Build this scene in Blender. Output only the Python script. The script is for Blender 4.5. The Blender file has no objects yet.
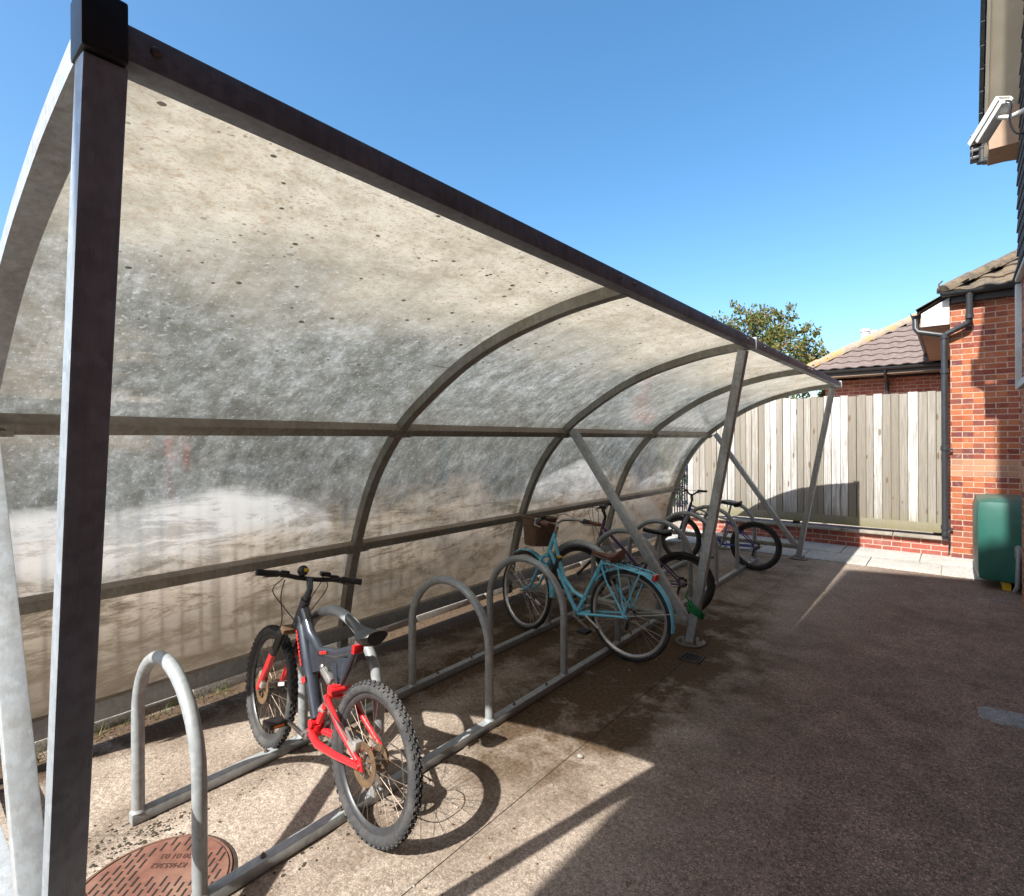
import bpy, bmesh, math, random
from math import sin, cos, pi, radians, atan2, sqrt
from mathutils import Vector, Matrix, noise
random.seed(7)
R = random.Random(11)
sc = bpy.context.scene
COL = sc.collection
V = Vector

# ------------------------------------------------------------------ mesh helpers
class MB:
    def __init__(s):
        s.bm = bmesh.new(); s.uv = s.bm.loops.layers.uv.new('UVMap'); s.col = None; s.mi = 0; s.custom_uv = False
    def face(s, vs, smooth=False):
        try: f = s.bm.faces.new(vs)
        except ValueError: return None
        f.smooth = smooth; f.material_index = s.mi
        return f
    def box(s, c, size, M=None, bevel=0.0):
        hx, hy, hz = size[0]/2, size[1]/2, size[2]/2
        M = M or Matrix.Identity(4)
        c = V(c)
        vs = [s.bm.verts.new(M @ (c + V((x*hx, y*hy, z*hz)))) for x in (-1, 1) for y in (-1, 1) for z in (-1, 1)]
        fs = []
        for q in ((0,1,3,2),(4,6,7,5),(0,4,5,1),(2,3,7,6),(0,2,6,4),(1,5,7,3)):
            fs.append(s.face([vs[i] for i in q]))
        if bevel > 0:
            es = list({e for f in fs for e in f.edges})
            r = bmesh.ops.bevel(s.bm, geom=es, offset=bevel, segments=2, profile=.6, affect='EDGES')
            for f in r['faces']: f.smooth = True; f.material_index = s.mi
        return s
    def bar(s, a, b, w, h, up=(0, 0, 1), bevel=.004):
        a, b = V(a), V(b); d = b-a; L = d.length; z = d.normalized()
        u = V(up)
        if abs(u.dot(z)) > .98: u = V((1, 0, 0))
        x = u.cross(z).normalized(); y = z.cross(x)
        M = Matrix((x, y, z)).transposed().to_4x4(); M.translation = (a+b)/2
        return s.box((0, 0, 0), (w, h, L), M, bevel)
    def path(s, pts, r, n=10, closed=False, cap=True, smooth=True, flat=None):
        pts = [V(p) for p in pts]; m = len(pts)
        rr = r if isinstance(r, (list, tuple)) else [r]*m
        rings = []; px = None
        for i, p in enumerate(pts):
            if closed: t = pts[(i+1) % m]-pts[i-1]
            else: t = pts[min(i+1, m-1)]-pts[max(i-1, 0)]
            t.normalize()
            if px is None:
                a = V((0, 0, 1)) if abs(t.z) < .9 else V((1, 0, 0))
                px = a.cross(t).normalized()
            else:
                px = (px - t*px.dot(t)).normalized()
            py = t.cross(px)
            fx, fy = flat if flat else (1, 1)
            rings.append([s.bm.verts.new(p + (px*cos(2*pi*k/n)*fx + py*sin(2*pi*k/n)*fy)*rr[i]) for k in range(n)])
        for i in range(m if closed else m-1):
            A, B = rings[i], rings[(i+1) % m]
            for k in range(n): s.face([A[k], A[(k+1) % n], B[(k+1) % n], B[k]], smooth)
        if cap and not closed:
            s.face(rings[0][::-1]); s.face(rings[-1])
        return s
    def tube(s, a, b, r0, r1=None, n=10, flat=None):
        return s.path([a, b], [r0, r1 if r1 is not None else r0], n, flat=flat)
    def lathe(s, prof, M=None, n=24, closed=False, smooth=True, cap=True):
        # prof: (radius, height) about local z
        M = M or Matrix.Identity(4); rings = []
        for rad, h in prof:
            rings.append([s.bm.verts.new(M @ V((rad*cos(2*pi*k/n), rad*sin(2*pi*k/n), h))) for k in range(n)])
        m = len(prof)
        for i in range(m if closed else m-1):
            A, B = rings[i], rings[(i+1) % m]
            for k in range(n): s.face([A[k], A[(k+1) % n], B[(k+1) % n], B[k]], smooth)
        if cap and not closed:
            if prof[0][0] > 1e-6: s.face(rings[0][::-1])
            if prof[-1][0] > 1e-6: s.face(rings[-1])
        return s
    def ball(s, c, r, n=10, sc_=(1, 1, 1), M=None):
        M = M or Matrix.Identity(4)
        T = M @ Matrix.Translation(V(c)) @ Matrix.Diagonal((*sc_, 1))
        prof = [(max(r*sin(pi*i/n), 1e-5), -r*cos(pi*i/n)) for i in range(n+1)]
        return s.lathe(prof, T, n+4, cap=False)
    def prism(s, poly, d, M=None, bevel=0):
        # poly in local xz-plane, extruded +-d/2 along local y
        M = M or Matrix.Identity(4)
        A = [s.bm.verts.new(M @ V((x, -d/2, z))) for x, z in poly]
        B = [s.bm.verts.new(M @ V((x, d/2, z))) for x, z in poly]
        n = len(poly); fs = [s.face(A), s.face(B[::-1])]
        for i in range(n): fs.append(s.face([A[i], B[i], B[(i+1) % n], A[(i+1) % n]]))
        if bevel > 0:
            es = list({e for f in fs if f for e in f.edges})
            r = bmesh.ops.bevel(s.bm, geom=es, offset=bevel, segments=2, profile=.6, affect='EDGES')
            for f in r['faces']: f.smooth = True; f.material_index = s.mi
        return s
    def quad(s, a, b, c, d):
        s.face([s.bm.verts.new(V(p)) for p in (a, b, c, d)]); return s
    def xform(s, M):
        s.bm.transform(M); return s
    def build(s, name, mats, parent=None, uvbox=True, recalc=True):
        if recalc: bmesh.ops.recalc_face_normals(s.bm, faces=s.bm.faces[:])
        if uvbox and not s.custom_uv:
            for f in s.bm.faces:
                n = f.normal; ax = max(range(3), key=lambda i: abs(n[i]))
                for l in f.loops:
                    c = l.vert.co
                    l[s.uv].uv = (c.y, c.z) if ax == 0 else ((c.x, c.z) if ax == 1 else (c.x, c.y))
        me = bpy.data.meshes.new(name); s.bm.to_mesh(me); s.bm.free(); me.set_sharp_from_angle(angle=radians(38))
        for m in (mats if isinstance(mats, (list, tuple)) else [mats]): me.materials.append(m)
        o = bpy.data.objects.new(name, me); COL.objects.link(o)
        if parent: o.parent = parent
        return o

def Rax(a, ax): return Matrix.Rotation(a, 4, ax)
def tag(o, label=None, cat=None, group=None, kind=None):
    for k, v in (('label', label), ('category', cat), ('group', group), ('kind', kind)):
        if v: o[k] = v
    return o
def empty(name, loc=(0, 0, 0), M=None):
    o = bpy.data.objects.new(name, None); COL.objects.link(o); o.empty_display_size = .1
    if M is not None: o.matrix_world = M
    else: o.location = loc
    return o

# ------------------------------------------------------------------ material helpers
class NT:
    def __init__(s, name):
        s.m = bpy.data.materials.new(name); s.m.use_nodes = True; s.nt = s.m.node_tree
        s.nt.nodes.clear(); s.out = s.nt.nodes.new('ShaderNodeOutputMaterial')
    def n(s, t, **kw):
        nd = s.nt.nodes.new('ShaderNode'+t)
        for k, v in kw.items():
            if k.startswith('_'): setattr(nd, k[1:], v)
            else: s.set(nd.inputs[k.replace('_', ' ')], v)
        return nd
    def set(s, sock, v):
        if isinstance(v, bpy.types.NodeSocket): s.nt.links.new(v, sock)
        elif isinstance(v, bpy.types.Node): s.nt.links.new(v.outputs[0], sock)
        else:
            if hasattr(sock.default_value, '__len__') and not isinstance(v, str) and len(v) == 3 and len(sock.default_value) == 4: v = (*v, 1)
            sock.default_value = v
    def math(s, op, a, b=0.0, clamp=False):
        nd = s.nt.nodes.new('ShaderNodeMath'); nd.operation = op; nd.use_clamp = clamp
        s.set(nd.inputs[0], a); s.set(nd.inputs[1], b); return nd.outputs[0]
    def ramp(s, f, stops, interp='LINEAR'):
        nd = s.nt.nodes.new('ShaderNodeValToRGB'); s.set(nd.inputs[0], f)
        cr = nd.color_ramp; cr.interpolation = interp
        while len(cr.elements) < len(stops): cr.elements.new(.5)
        for e, (p, c) in zip(cr.elements, stops):
            e.position = p; e.color = (*c, 1) if hasattr(c, '__len__') else (c, c, c, 1)
        return nd.outputs[0]
    def noise(s, vec=None, scale=5, detail=4, rough=.55, dist=0.0):
        nd = s.nt.nodes.new('ShaderNodeTexNoise')
        nd.inputs['Scale'].default_value = scale; nd.inputs['Detail'].default_value = detail
        nd.inputs['Roughness'].default_value = rough; nd.inputs['Distortion'].default_value = dist
        if vec is not None: s.set(nd.inputs['Vector'], vec)
        return nd.outputs[0]
    def vor(s, vec=None, scale=5, feature='F1', rnd=1.0):
        nd = s.nt.nodes.new('ShaderNodeTexVoronoi'); nd.feature = feature
        nd.inputs['Scale'].default_value = scale; nd.inputs['Randomness'].default_value = rnd
        if vec is not None: s.set(nd.inputs['Vector'], vec)
        return nd
    def mix(s, f, a, b, mode='MIX'):
        nd = s.nt.nodes.new('ShaderNodeMix'); nd.data_type = 'RGBA'; nd.blend_type = mode; nd.clamp_factor = True
        s.set(nd.inputs[0], f); s.set(nd.inputs[6], a); s.set(nd.inputs[7], b); return nd.outputs[2]
    def coord(s, kind='Object'): return s.n('TexCoord').outputs[kind]
    def mapping(s, vec, scale=(1, 1, 1), loc=(0, 0, 0), rot=(0, 0, 0)):
        nd = s.n('Mapping'); s.set(nd.inputs[0], vec)
        nd.inputs['Scale'].default_value = scale; nd.inputs['Location'].default_value = loc; nd.inputs['Rotation'].default_value = rot
        return nd.outputs[0]
    def bump(s, h, strength=.3, dist=.01):
        nd = s.n('Bump'); s.set(nd.inputs['Height'], h); nd.inputs['Strength'].default_value = strength; nd.inputs['Distance'].default_value = dist
        return nd.outputs[0]
    def sep(s, vec):
        nd = s.n('SeparateXYZ'); s.set(nd.inputs[0], vec); return nd.outputs
    def bsdf(s, color, rough=.6, metal=0.0, normal=None, spec=.5, coat=0.0, **kw):
        b = s.n('BsdfPrincipled'); s.set(b.inputs['Base Color'], color); s.set(b.inputs['Roughness'], rough); s.set(b.inputs['Metallic'], metal)
        b.inputs['Specular IOR Level'].default_value = spec; b.inputs['Coat Weight'].default_value = coat; b.inputs['Coat Roughness'].default_value = .08
        if normal is not None: s.set(b.inputs['Normal'], normal)
        return b
    def done(s, sh):
        s.set(s.out.inputs['Surface'], sh); return s.m

def paint(name, c, rough=.45, metal=0.0, var=.18, scale=30, coat=0.0, dirt=None, bump=.05, spec=.5):
    t = NT(name); co = t.coord()
    n1 = t.noise(co, scale, 5, .6); n2 = t.noise(co, scale*.2, 4, .6)
    dk = tuple(x*(1-var) for x in c); lt = tuple(min(1, x*(1+var)) for x in c)
    col = t.ramp(n1, [(.3, dk), (.7, lt)])
    if dirt: col = t.mix(t.ramp(n2, [(.45, 0.0), (.7, .75)]), col, dirt)
    rg = t.math('ADD', t.math('MULTIPLY', n2, .25), rough-.12)
    return t.done(t.bsdf(col, rg, metal, t.bump(n1, bump, .004), spec, coat))

def m_galv(name, base=(.40, .42, .43), dirt=(.20, .17, .13), amount=.45, metal=.35):
    t = NT(name); co = t.coord()
    dco = t.n('VectorMath', _operation='ADD'); t.set(dco.inputs[0], co); dsc = t.n('VectorMath', _operation='SCALE'); t.set(dsc.inputs[0], t.n('TexNoise', Scale=30.0).outputs['Color']); dsc.inputs['Scale'].default_value = .03; t.set(dco.inputs[1], dsc.outputs[0])
    fl = t.vor(dco.outputs[0], 46).outputs['Color']; big = t.noise(co, 3.5, 6, .65); fine = t.noise(co, 90, 3, .6)
    g = t.sep(fl)[0]
    col = t.ramp(g, [(0, tuple(x*.86 for x in base)), (1, tuple(min(1, x*1.12) for x in base))])
    streak = t.noise(t.mapping(co, (22, 22, 2.0)), 2.2, 5, .6)
    d = t.math('MULTIPLY', t.ramp(t.math('ADD', t.math('MULTIPLY', big, .6), t.math('MULTIPLY', streak, .4)), [(.44, 0.0), (.66, 1.0)]), amount)
    col = t.mix(d, col, dirt)
    col = t.mix(t.math('MULTIPLY', t.ramp(fine, [(.60, 0.0), (.70, 1.0)]), .14), col, (.13, .11, .09))
    rg = t.math('ADD', .42, t.math('MULTIPLY', d, .5))
    return t.done(t.bsdf(col, rg, t.math('MULTIPLY', t.math('SUBTRACT', 1.0, d), metal), t.bump(t.math('ADD', g, fine), .06, .003)))

def m_brick(name, cols, mortar, sx=.225, sy=.075, lime=0.0, uvs=1.0, pale=None):
    t = NT(name); uv = t.coord('UV')
    nz = t.noise(t.coord(), 9, 3)
    wob = t.n('VectorMath', _operation='ADD'); t.set(wob.inputs[0], uv)
    wv = t.n('VectorMath', _operation='SCALE'); t.set(wv.inputs[0], t.n('TexNoise', Scale=14.0).outputs['Color']); wv.inputs['Scale'].default_value = .006
    t.set(wob.inputs[1], wv.outputs[0])
    b = t.n('TexBrick', _offset=.5, _squash=1.0, Scale=1.0, Mortar_Size=.0068, Mortar_Smooth=.25, Bias=0.0, Brick_Width=sx, Row_Height=sy)
    t.set(b.inputs['Vector'], wob.outputs[0]); t.set(b.inputs['Color1'], (0, 0, 0)); t.set(b.inputs['Color2'], (1, 1, 1)); t.set(b.inputs['Mortar'], (0, 0, 0))
    # per-brick random from floor of coordinates
    s = t.sep(wob.outputs[0])
    row = t.math('FLOOR', t.math('DIVIDE', s[1], sy))
    off = t.math('MULTIPLY', t.math('MODULO', t.math('ABSOLUTE', row), 2.0), .5)
    colm = t.math('FLOOR', t.math('ADD', t.math('DIVIDE', s[0], sx), off))
    cv = t.n('CombineXYZ', X=colm, Y=row)
    wn = t.n('TexWhiteNoise', _noise_dimensions='2D'); t.set(wn.inputs['Vector'], cv.outputs[0])
    k = len(cols)
    bc = t.ramp(wn.outputs[0], [(i/(k-1), c) for i, c in enumerate(cols)])
    det = t.noise(t.coord(), 70, 5, .7)
    bc = t.mix(.5, bc, t.ramp(det, [(.3, (.35, .33, .33)), (.7, (1, 1, 1))]), 'MULTIPLY')
    bc = t.mix(t.math('MULTIPLY', t.ramp(t.noise(t.coord(), 22, 5, .7), [(.55, 0.0), (.75, 1.0)]), .5), bc, (.42, .32, .27))
    if pale:   # a repaired band of pale bricks between two heights
        lo, hi, pc = pale
        zz = t.sep(uv)[1]
        f = t.math('MULTIPLY', t.math('GREATER_THAN', zz, lo), t.math('LESS_THAN', zz, hi))
        bc = t.mix(t.math('MULTIPLY', f, .42), bc, pc)
    mc = t.ramp(det, [(.3, tuple(x*.75 for x in mortar)), (.7, mortar)])
    col = t.mix(b.outputs['Fac'], bc, mc)
    if lime: col = t.mix(t.math('MULTIPLY', t.ramp(t.noise(t.coord(), 2.3, 6, .65), [(.55, 0.0), (.8, 1.0)]), lime), col, (.45, .40, .36))
    h = t.math('ADD', t.math('MULTIPLY', t.math('SUBTRACT', 1.0, b.outputs['Fac']), 1.0), t.math('MULTIPLY', det, .25))
    return t.done(t.bsdf(col, .88, 0, t.bump(h, .7, .008), .25))

def m_ground(name, c1, c2, speck, stain_shade=None, tar=False, cracks=False, rough=.92, big=.7, rails=False):
    t = NT(name); co = t.coord()
    n0 = t.noise(co, big, 6, .62); n1 = t.noise(co, 5, 6, .65); n2 = t.noise(co, 170, 3, .75); n3 = t.noise(co, 45, 5, .75)
    vo = t.vor(co, 190).outputs['Color']
    col = t.ramp(t.math('ADD', t.math('MULTIPLY', n0, .6), t.math('MULTIPLY', n1, .4)), [(.36, c1), (.62, c2)])
    g = t.sep(vo)[0]
    col = t.mix(.75, col, t.ramp(g, [(0.0, (.45, .43, .41)), (.45, (.95, .95, .95)), (.8, (1.05, 1.05, 1.05)), (1.0, speck)]), 'MULTIPLY')
    col = t.mix(t.ramp(n3, [(.35, .65), (.55, 0.0)]), col, tuple(x*.45 for x in c1))
    col = t.mix(t.ramp(n2, [(.58, 0.0), (.70, .6)]), col, tuple(min(.85, x*1.75) for x in c2))
    if stain_shade:
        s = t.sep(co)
        # moss and grime: worn dark along the rails, near the kerb and the joint; roof shade also darkened into the colour
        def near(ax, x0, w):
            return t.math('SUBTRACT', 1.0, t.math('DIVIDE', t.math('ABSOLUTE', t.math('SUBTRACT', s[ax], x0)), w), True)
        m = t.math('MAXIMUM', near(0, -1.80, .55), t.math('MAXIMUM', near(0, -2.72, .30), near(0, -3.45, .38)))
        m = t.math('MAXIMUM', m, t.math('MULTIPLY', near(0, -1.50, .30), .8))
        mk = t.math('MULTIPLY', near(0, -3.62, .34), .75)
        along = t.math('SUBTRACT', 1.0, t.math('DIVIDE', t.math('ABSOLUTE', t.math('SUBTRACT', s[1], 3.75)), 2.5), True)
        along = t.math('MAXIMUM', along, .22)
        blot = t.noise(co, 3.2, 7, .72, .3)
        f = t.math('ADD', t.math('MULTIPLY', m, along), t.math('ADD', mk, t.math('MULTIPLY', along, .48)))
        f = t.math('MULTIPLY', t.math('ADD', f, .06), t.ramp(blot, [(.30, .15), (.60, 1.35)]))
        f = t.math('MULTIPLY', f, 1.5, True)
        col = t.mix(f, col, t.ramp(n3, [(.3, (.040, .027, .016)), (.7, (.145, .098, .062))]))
    if tar:      # concrete gives way to darker tarmac towards the building
        sx = t.sep(co)[0]; M_ = lambda a, b: t.math('MULTIPLY', a, b)
        tf = t.ramp(t.math('ADD', sx, t.math('MULTIPLY', t.math('SUBTRACT', t.math('ADD', t.math('MULTIPLY', n1, .5), t.math('MULTIPLY', n0, .5)), .5), 1.6)), [(0, 0.0), (1, 1.0)])
        tf = t.math('DIVIDE', t.math('ADD', t.math('ADD', sx, 1.25), t.math('MULTIPLY', t.math('SUBTRACT', t.math('ADD', t.math('MULTIPLY', n1, .5), t.math('MULTIPLY', n0, .5)), .5), 1.4)), .75, True)
        tb_ = t.ramp(t.math('ADD', t.math('MULTIPLY', n0, .5), t.math('MULTIPLY', n1, .5)), [(.34, (.132, .094, .076)), (.62, (.285, .212, .168))])
        tb_ = t.mix(.85, tb_, t.ramp(g, [(0.0, (.35, .34, .34)), (.5, (.9, .9, .9)), (.8, (1.1, 1.05, 1.0)), (1.0, (2.3, 2.1, 1.9))]), 'MULTIPLY')
        tb_ = t.mix(t.ramp(n2, [(.58, 0.0), (.68, .6)]), tb_, (.42, .34, .29))
        tb_ = t.mix(M_(t.ramp(t.noise(t.mapping(co, (1, .45, 1), rot=(0, 0, .5)), 2.2, 9, .8, .6), [(.56, 0.0), (.68, 1.0)]), .5), tb_, (.36, .285, .235))
        tb_ = t.mix(M_(t.ramp(t.noise(co, 1.7, 9, .8, .3), [(.56, 0.0), (.70, 1.0)]), .6), tb_, (.06, .047, .042))
        tb_ = t.mix(t.ramp(n3, [(.35, .75), (.5, 0.0)]), tb_, (.05, .04, .036))
        col = t.mix(tf, col, tb_)
    if cracks:
        cr = t.vor(t.mapping(co, (1, .6, 1), rot=(0, 0, .4)), .55, 'DISTANCE_TO_EDGE').outputs[0]; cmk = t.ramp(t.noise(co, .8, 3), [(.5, 0.0), (.58, .55)])
        wob = t.math('ADD', cr, t.math('MULTIPLY', t.noise(co, 6, 5, .7), .02))
        col = t.mix(t.math('MULTIPLY', t.math('LESS_THAN', wob, .0125), cmk), col, tuple(x*.35 for x in c1))
    h = t.math('ADD', t.math('MULTIPLY', g, .6), t.math('ADD', n3, t.math('MULTIPLY', n2, .6)))
    return t.done(t.bsdf(col, rough, 0, t.bump(h, .55, .006), .2))

BAYS = (.262, 2.244, 4.181, 6.117, 8.054)
def m_panel(name):
    # weathered clear plastic: algae and dust over a scratched glossy sheet; UV = (metres along the shelter, metres down from the beam)
    t = NT(name); uv = t.coord('UV')
    s = t.sep(uv); v = s[1]; L = 3.4
    mp = lambda a, b: t.mapping(uv, (a, b, 1))
    nb = t.noise(uv, 1.1, 6, .62, .4); nm = t.noise(uv, 5.5, 8, .72); nf = t.noise(uv, 42, 5, .75); nx = t.noise(uv, 120, 3, .7)
    st = t.noise(mp(10, 1.1), 1.6, 8, .75, .5); sf = t.noise(mp(70, 5), 2.0, 5, .75)
    stu = t.noise(mp(14, 21), 2.6, 7, .76, .3)
    vv = t.math('DIVIDE', t.math('ADD', v, t.math('MULTIPLY', t.math('SUBTRACT', nb, .5), 1.3)), L)
    vs = t.math('DIVIDE', v, L)
    M = lambda *a: t.math('MULTIPLY', *a)
    top = t.ramp(vv, [(.13, 1.0), (.32, .0)]); lowm = t.ramp(vv, [(.70, 0.0), (.80, 1.0)])
    midm = t.math('SUBTRACT', t.math('SUBTRACT', 1.0, top), lowm, True)
    na = t.noise(mp(1.15, .85), 8.5, 10, .82, .15); nbb = t.noise(mp(1, 1.2), 5.2, 11, .82, .2); nc = t.noise(mp(.75, 2.6), 2.3, 10, .80, .4); nbig = t.noise(mp(1, .8), 1.6, 5, .6)
    # grey-green film, mottled and streaked down the slope
    mid = t.ramp(t.math('ADD', M(na, .75), M(nbig, .25)), [(.36, (.075, .078, .062)), (.46, (.14, .145, .128)), (.54, (.25, .26, .24)), (.61, (.41, .42, .405)), (.70, (.68, .69, .68))])
    mid = t.mix(M(t.ramp(st, [(.54, 0.0), (.68, 1.0)]), .28), mid, (.60, .625, .62))
    mid = t.mix(M(t.ramp(nf, [(.57, 0.0), (.64, 1.0)]), .50), mid, (.72, .73, .71))
    mid = t.mix(M(t.ramp(nf, [(.36, 1.0), (.44, 0.0)]), .45), mid, (.08, .08, .06))
    # cream algae with tan and orange lichen flecks lying along the sheet
    tpc = t.ramp(t.math('ADD', M(nbb, .7), M(nbig, .3)), [(.35, (.22, .19, .135)), (.45, (.385, .345, .265)), (.53, (.50, .455, .365)), (.65, (.62, .575, .475))])
    fleck = M(t.ramp(stu, [(.52, 0.0), (.58, 1.0)]), t.ramp(nf, [(.42, 0.0), (.52, 1.0)]))
    tpc = t.mix(M(fleck, .62), tpc, (.29, .185, .095))
    tpc = t.mix(M(t.ramp(nx, [(.36, 1.0), (.45, 0.0)]), .35), tpc, (.17, .125, .07))
    # mud splash and drip grime low down
    low = t.ramp(nc, [(.39, (.13, .09, .05)), (.45, (.32, .235, .15)), (.51, (.58, .45, .325)), (.64, (.80, .68, .55))])
    low = t.mix(M(t.ramp(nf, [(.36, 1.0), (.46, 0.0)]), .35), low, (.17, .125, .075))
    mud = t.ramp(nc, [(.45, 1.0), (.52, 0.0)])
    base = t.mix(top, mid, tpc); base = t.mix(lowm, base, low)
    # round dark spots in clusters
    dv = t.vor(mp(1.0, 1.3), 15); cs = t.sep(dv.outputs['Color'])
    size = t.math('ADD', .075, M(cs[1], .13))
    spot = M(t.math('LESS_THAN', t.math('ADD', dv.outputs['Distance'], M(t.math('SUBTRACT', nf, .5), .10)), size), t.math('GREATER_THAN', cs[0], .45))
    clus = t.ramp(t.noise(uv, 1.9, 3, .5), [(.44, 0.0), (.54, 1.0)])
    tp_ = t.ramp(vv, [(.30, 1.0), (.50, .12)])
    base = t.mix(M(M(spot, tp_), t.math('MAXIMUM', clus, t.math('GREATER_THAN', cs[2], .72))), base, (.04, .026, .012))
    # a finer scatter of mould specks, in drifts
    d2 = t.vor(mp(1.0, 1.2), 38); c2_ = t.sep(d2.outputs['Color'])
    sp2 = M(t.math('LESS_THAN', t.math('ADD', d2.outputs['Distance'], M(t.math('SUBTRACT', nx, .5), .15)), t.math('ADD', .10, M(c2_[1], .17))), t.math('GREATER_THAN', c2_[0], .55))
    dr2 = t.ramp(t.noise(uv, 2.6, 6, .7), [(.46, .12), (.58, 1.0)])
    base = t.mix(M(M(sp2, dr2), t.ramp(vv, [(.40, .85), (.60, .35)])), base, (.075, .052, .028))
    # splashed mud at the foot and a bright reflection painted above the lower purlin
    base = t.mix(M(t.ramp(t.math('ADD', vs, M(t.math('SUBTRACT', nc, .5), .25)), [(.85, 0.0), (.92, 1.0)]), .85), base, (.215, .15, .088))
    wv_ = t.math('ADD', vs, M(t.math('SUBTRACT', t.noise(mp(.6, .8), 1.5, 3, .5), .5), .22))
    wyo = t.sep(t.coord('Object'))[1]; arch_refl = None
    for yc_, w_, v0_ in ((1.05, 1.0, .665), (4.95, .85, .64), (7.3, .6, .70)):     # arched reflections of sunlit ground, put in as pale colour
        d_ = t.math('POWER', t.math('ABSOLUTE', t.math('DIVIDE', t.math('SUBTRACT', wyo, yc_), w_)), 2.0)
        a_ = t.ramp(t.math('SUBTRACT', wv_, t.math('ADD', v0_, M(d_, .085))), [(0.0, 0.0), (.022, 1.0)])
        a_ = M(a_, t.ramp(d_, [(.85, 1.0), (1.15, 0.0)])); arch_refl = a_ if arch_refl is None else t.math('MAXIMUM', arch_refl, a_)
    arch_refl = M(arch_refl, t.ramp(wv_, [(.765, 1.0), (.83, .0)]))
    base = t.mix(M(arch_refl, t.math('SUBTRACT', .88, M(mud, .5))), base, (.86, .83, .76))
    # grime gathered along the ribs and just above the purlins
    wy = t.sep(t.coord('Object'))[1]; rib = None
    for yr_ in BAYS:
        d_ = t.math('SUBTRACT', 1.0, t.math('DIVIDE', t.math('ABSOLUTE', t.math('SUBTRACT', wy, yr_)), .17), True)
        rib = d_ if rib is None else t.math('MAXIMUM', rib, d_)
    for vp_, w_ in ((1.80, .10), (2.72, .10)):
        d_ = t.math('SUBTRACT', 1.0, t.math('DIVIDE', t.math('ABSOLUTE', t.math('SUBTRACT', v, vp_)), w_), True); rib = t.math('MAXIMUM', rib, M(d_, .8))
    base = t.mix(M(M(rib, t.ramp(na, [(.35, 1.0), (.6, .25)])), .75), base, (.105, .09, .062))
    dirt = t.ramp(nm, [(.35, 1.0), (.7, .55)])
    clear = M(t.ramp(vs, [(.25, .02), (.45, .08), (.68, .14), (.80, .36), (.90, .34), (1.0, .12)]), t.math('SUBTRACT', 1.5, dirt))
    clear = M(clear, t.math('SUBTRACT', 1.0, M(M(mud, lowm), .75)), True)
    dif = t.n('BsdfDiffuse', Color=base); tr = t.n('BsdfTranslucent', Color=t.mix(.06, base, (.80, .74, .60)))
    m1 = t.n('MixShader'); t.set(m1.inputs[0], .60); t.set(m1.inputs[1], dif.outputs[0]); t.set(m1.inputs[2], tr.outputs[0])
    tp0 = t.n('BsdfTransparent', Color=(.93, .95, .93)); tp1 = t.n('BsdfRefraction', Color=(.97, .96, .93), Roughness=.30, IOR=1.10)
    tp = t.n('MixShader'); t.set(tp.inputs[0], .80); t.set(tp.inputs[1], tp0.outputs[0]); t.set(tp.inputs[2], tp1.outputs[0])
    m2 = t.n('MixShader'); t.set(m2.inputs[0], clear); t.set(m2.inputs[1], m1.outputs[0]); t.set(m2.inputs[2], tp.outputs[0])
    wav = t.noise(mp(1.6, 2.4), 1.4, 3, .5)
    gl = t.n('BsdfGlossy', Color=(.9, .9, .9), Roughness=.085); t.set(gl.inputs['Normal'], t.bump(t.math('ADD', wav, M(nf, .015)), .12, .05))
    fr = t.n('Fresnel', IOR=1.45)
    gf = M(fr.outputs[0], M(t.ramp(vs, [(.12, .10), (.45, .42), (.8, .60)]), t.math('ADD', .30, M(t.ramp(nm, [(.4, 0.0), (.65, 1.0)]), .6))), True)
    m3 = t.n('MixShader'); t.set(m3.inputs[0], gf); t.set(m3.inputs[1], m2.outputs[0]); t.set(m3.inputs[2], gl.outputs[0])
    return t.done(m3.outputs[0])

def m_wood(name):
    # weathered fence boards: colour differs per board through the vertex colour
    t = NT(name); co = t.coord(); at = t.n('Attribute', _attribute_name='Col')
    rnd = t.sep(at.outputs['Color'])
    off = t.n('CombineXYZ', X=t.math('MULTIPLY', rnd[1], 37.0), Y=0.0, Z=t.math('MULTIPLY', rnd[1], 91.0))
    p = t.n('VectorMath', _operation='ADD'); t.set(p.inputs[0], co); t.set(p.inputs[1], off.outputs[0])
    gr = t.noise(t.mapping(p.outputs[0], (34, 10, 1.1)), 1.8, 7, .7, .8)
    fine = t.noise(t.mapping(p.outputs[0], (140, 20, 3)), 2.0, 4, .6)
    blot = t.noise(t.mapping(p.outputs[0], (4, 4, 1.0)), 1.6, 5, .6)
    a = t.ramp(rnd[0], [(0, (.25, .225, .185)), (.35, (.41, .39, .355)), (.7, (.56, .555, .54)), (1, (.68, .68, .67))])
    col = t.mix(t.ramp(gr, [(.42, .70), (.60, 0.0)]), a, (.20, .18, .15))
    col = t.mix(t.math('MULTIPLY', t.ramp(blot, [(.5, 0.0), (.72, 1.0)]), .5), col, (.235, .22, .185))
    col = t.mix(.45, col, t.ramp(fine, [(.3, (.6, .58, .55)), (.7, (1, 1, 1))]), 'MULTIPLY')
    kn = t.vor(t.mapping(p.outputs[0], (7.5, 1, 2.3)), 1.0)
    kd = t.math('LESS_THAN', t.math('ADD', kn.outputs['Distance'], t.math('MULTIPLY', gr, .06)), .15)
    col = t.mix(t.math('MULTIPLY', kd, .75), col, (.13, .08, .045))
    zz = t.sep(co)[2]
    green = t.math('MULTIPLY', t.ramp(t.math('ADD', zz, t.math('MULTIPLY', blot, .35)), [(.50, 1.0), (.78, 0.0)]), .55)
    col = t.mix(green, col, (.20, .19, .08))
    return t.done(t.bsdf(col, .9, 0, t.bump(t.math('ADD', gr, fine), .35, .006), .2))

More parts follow.
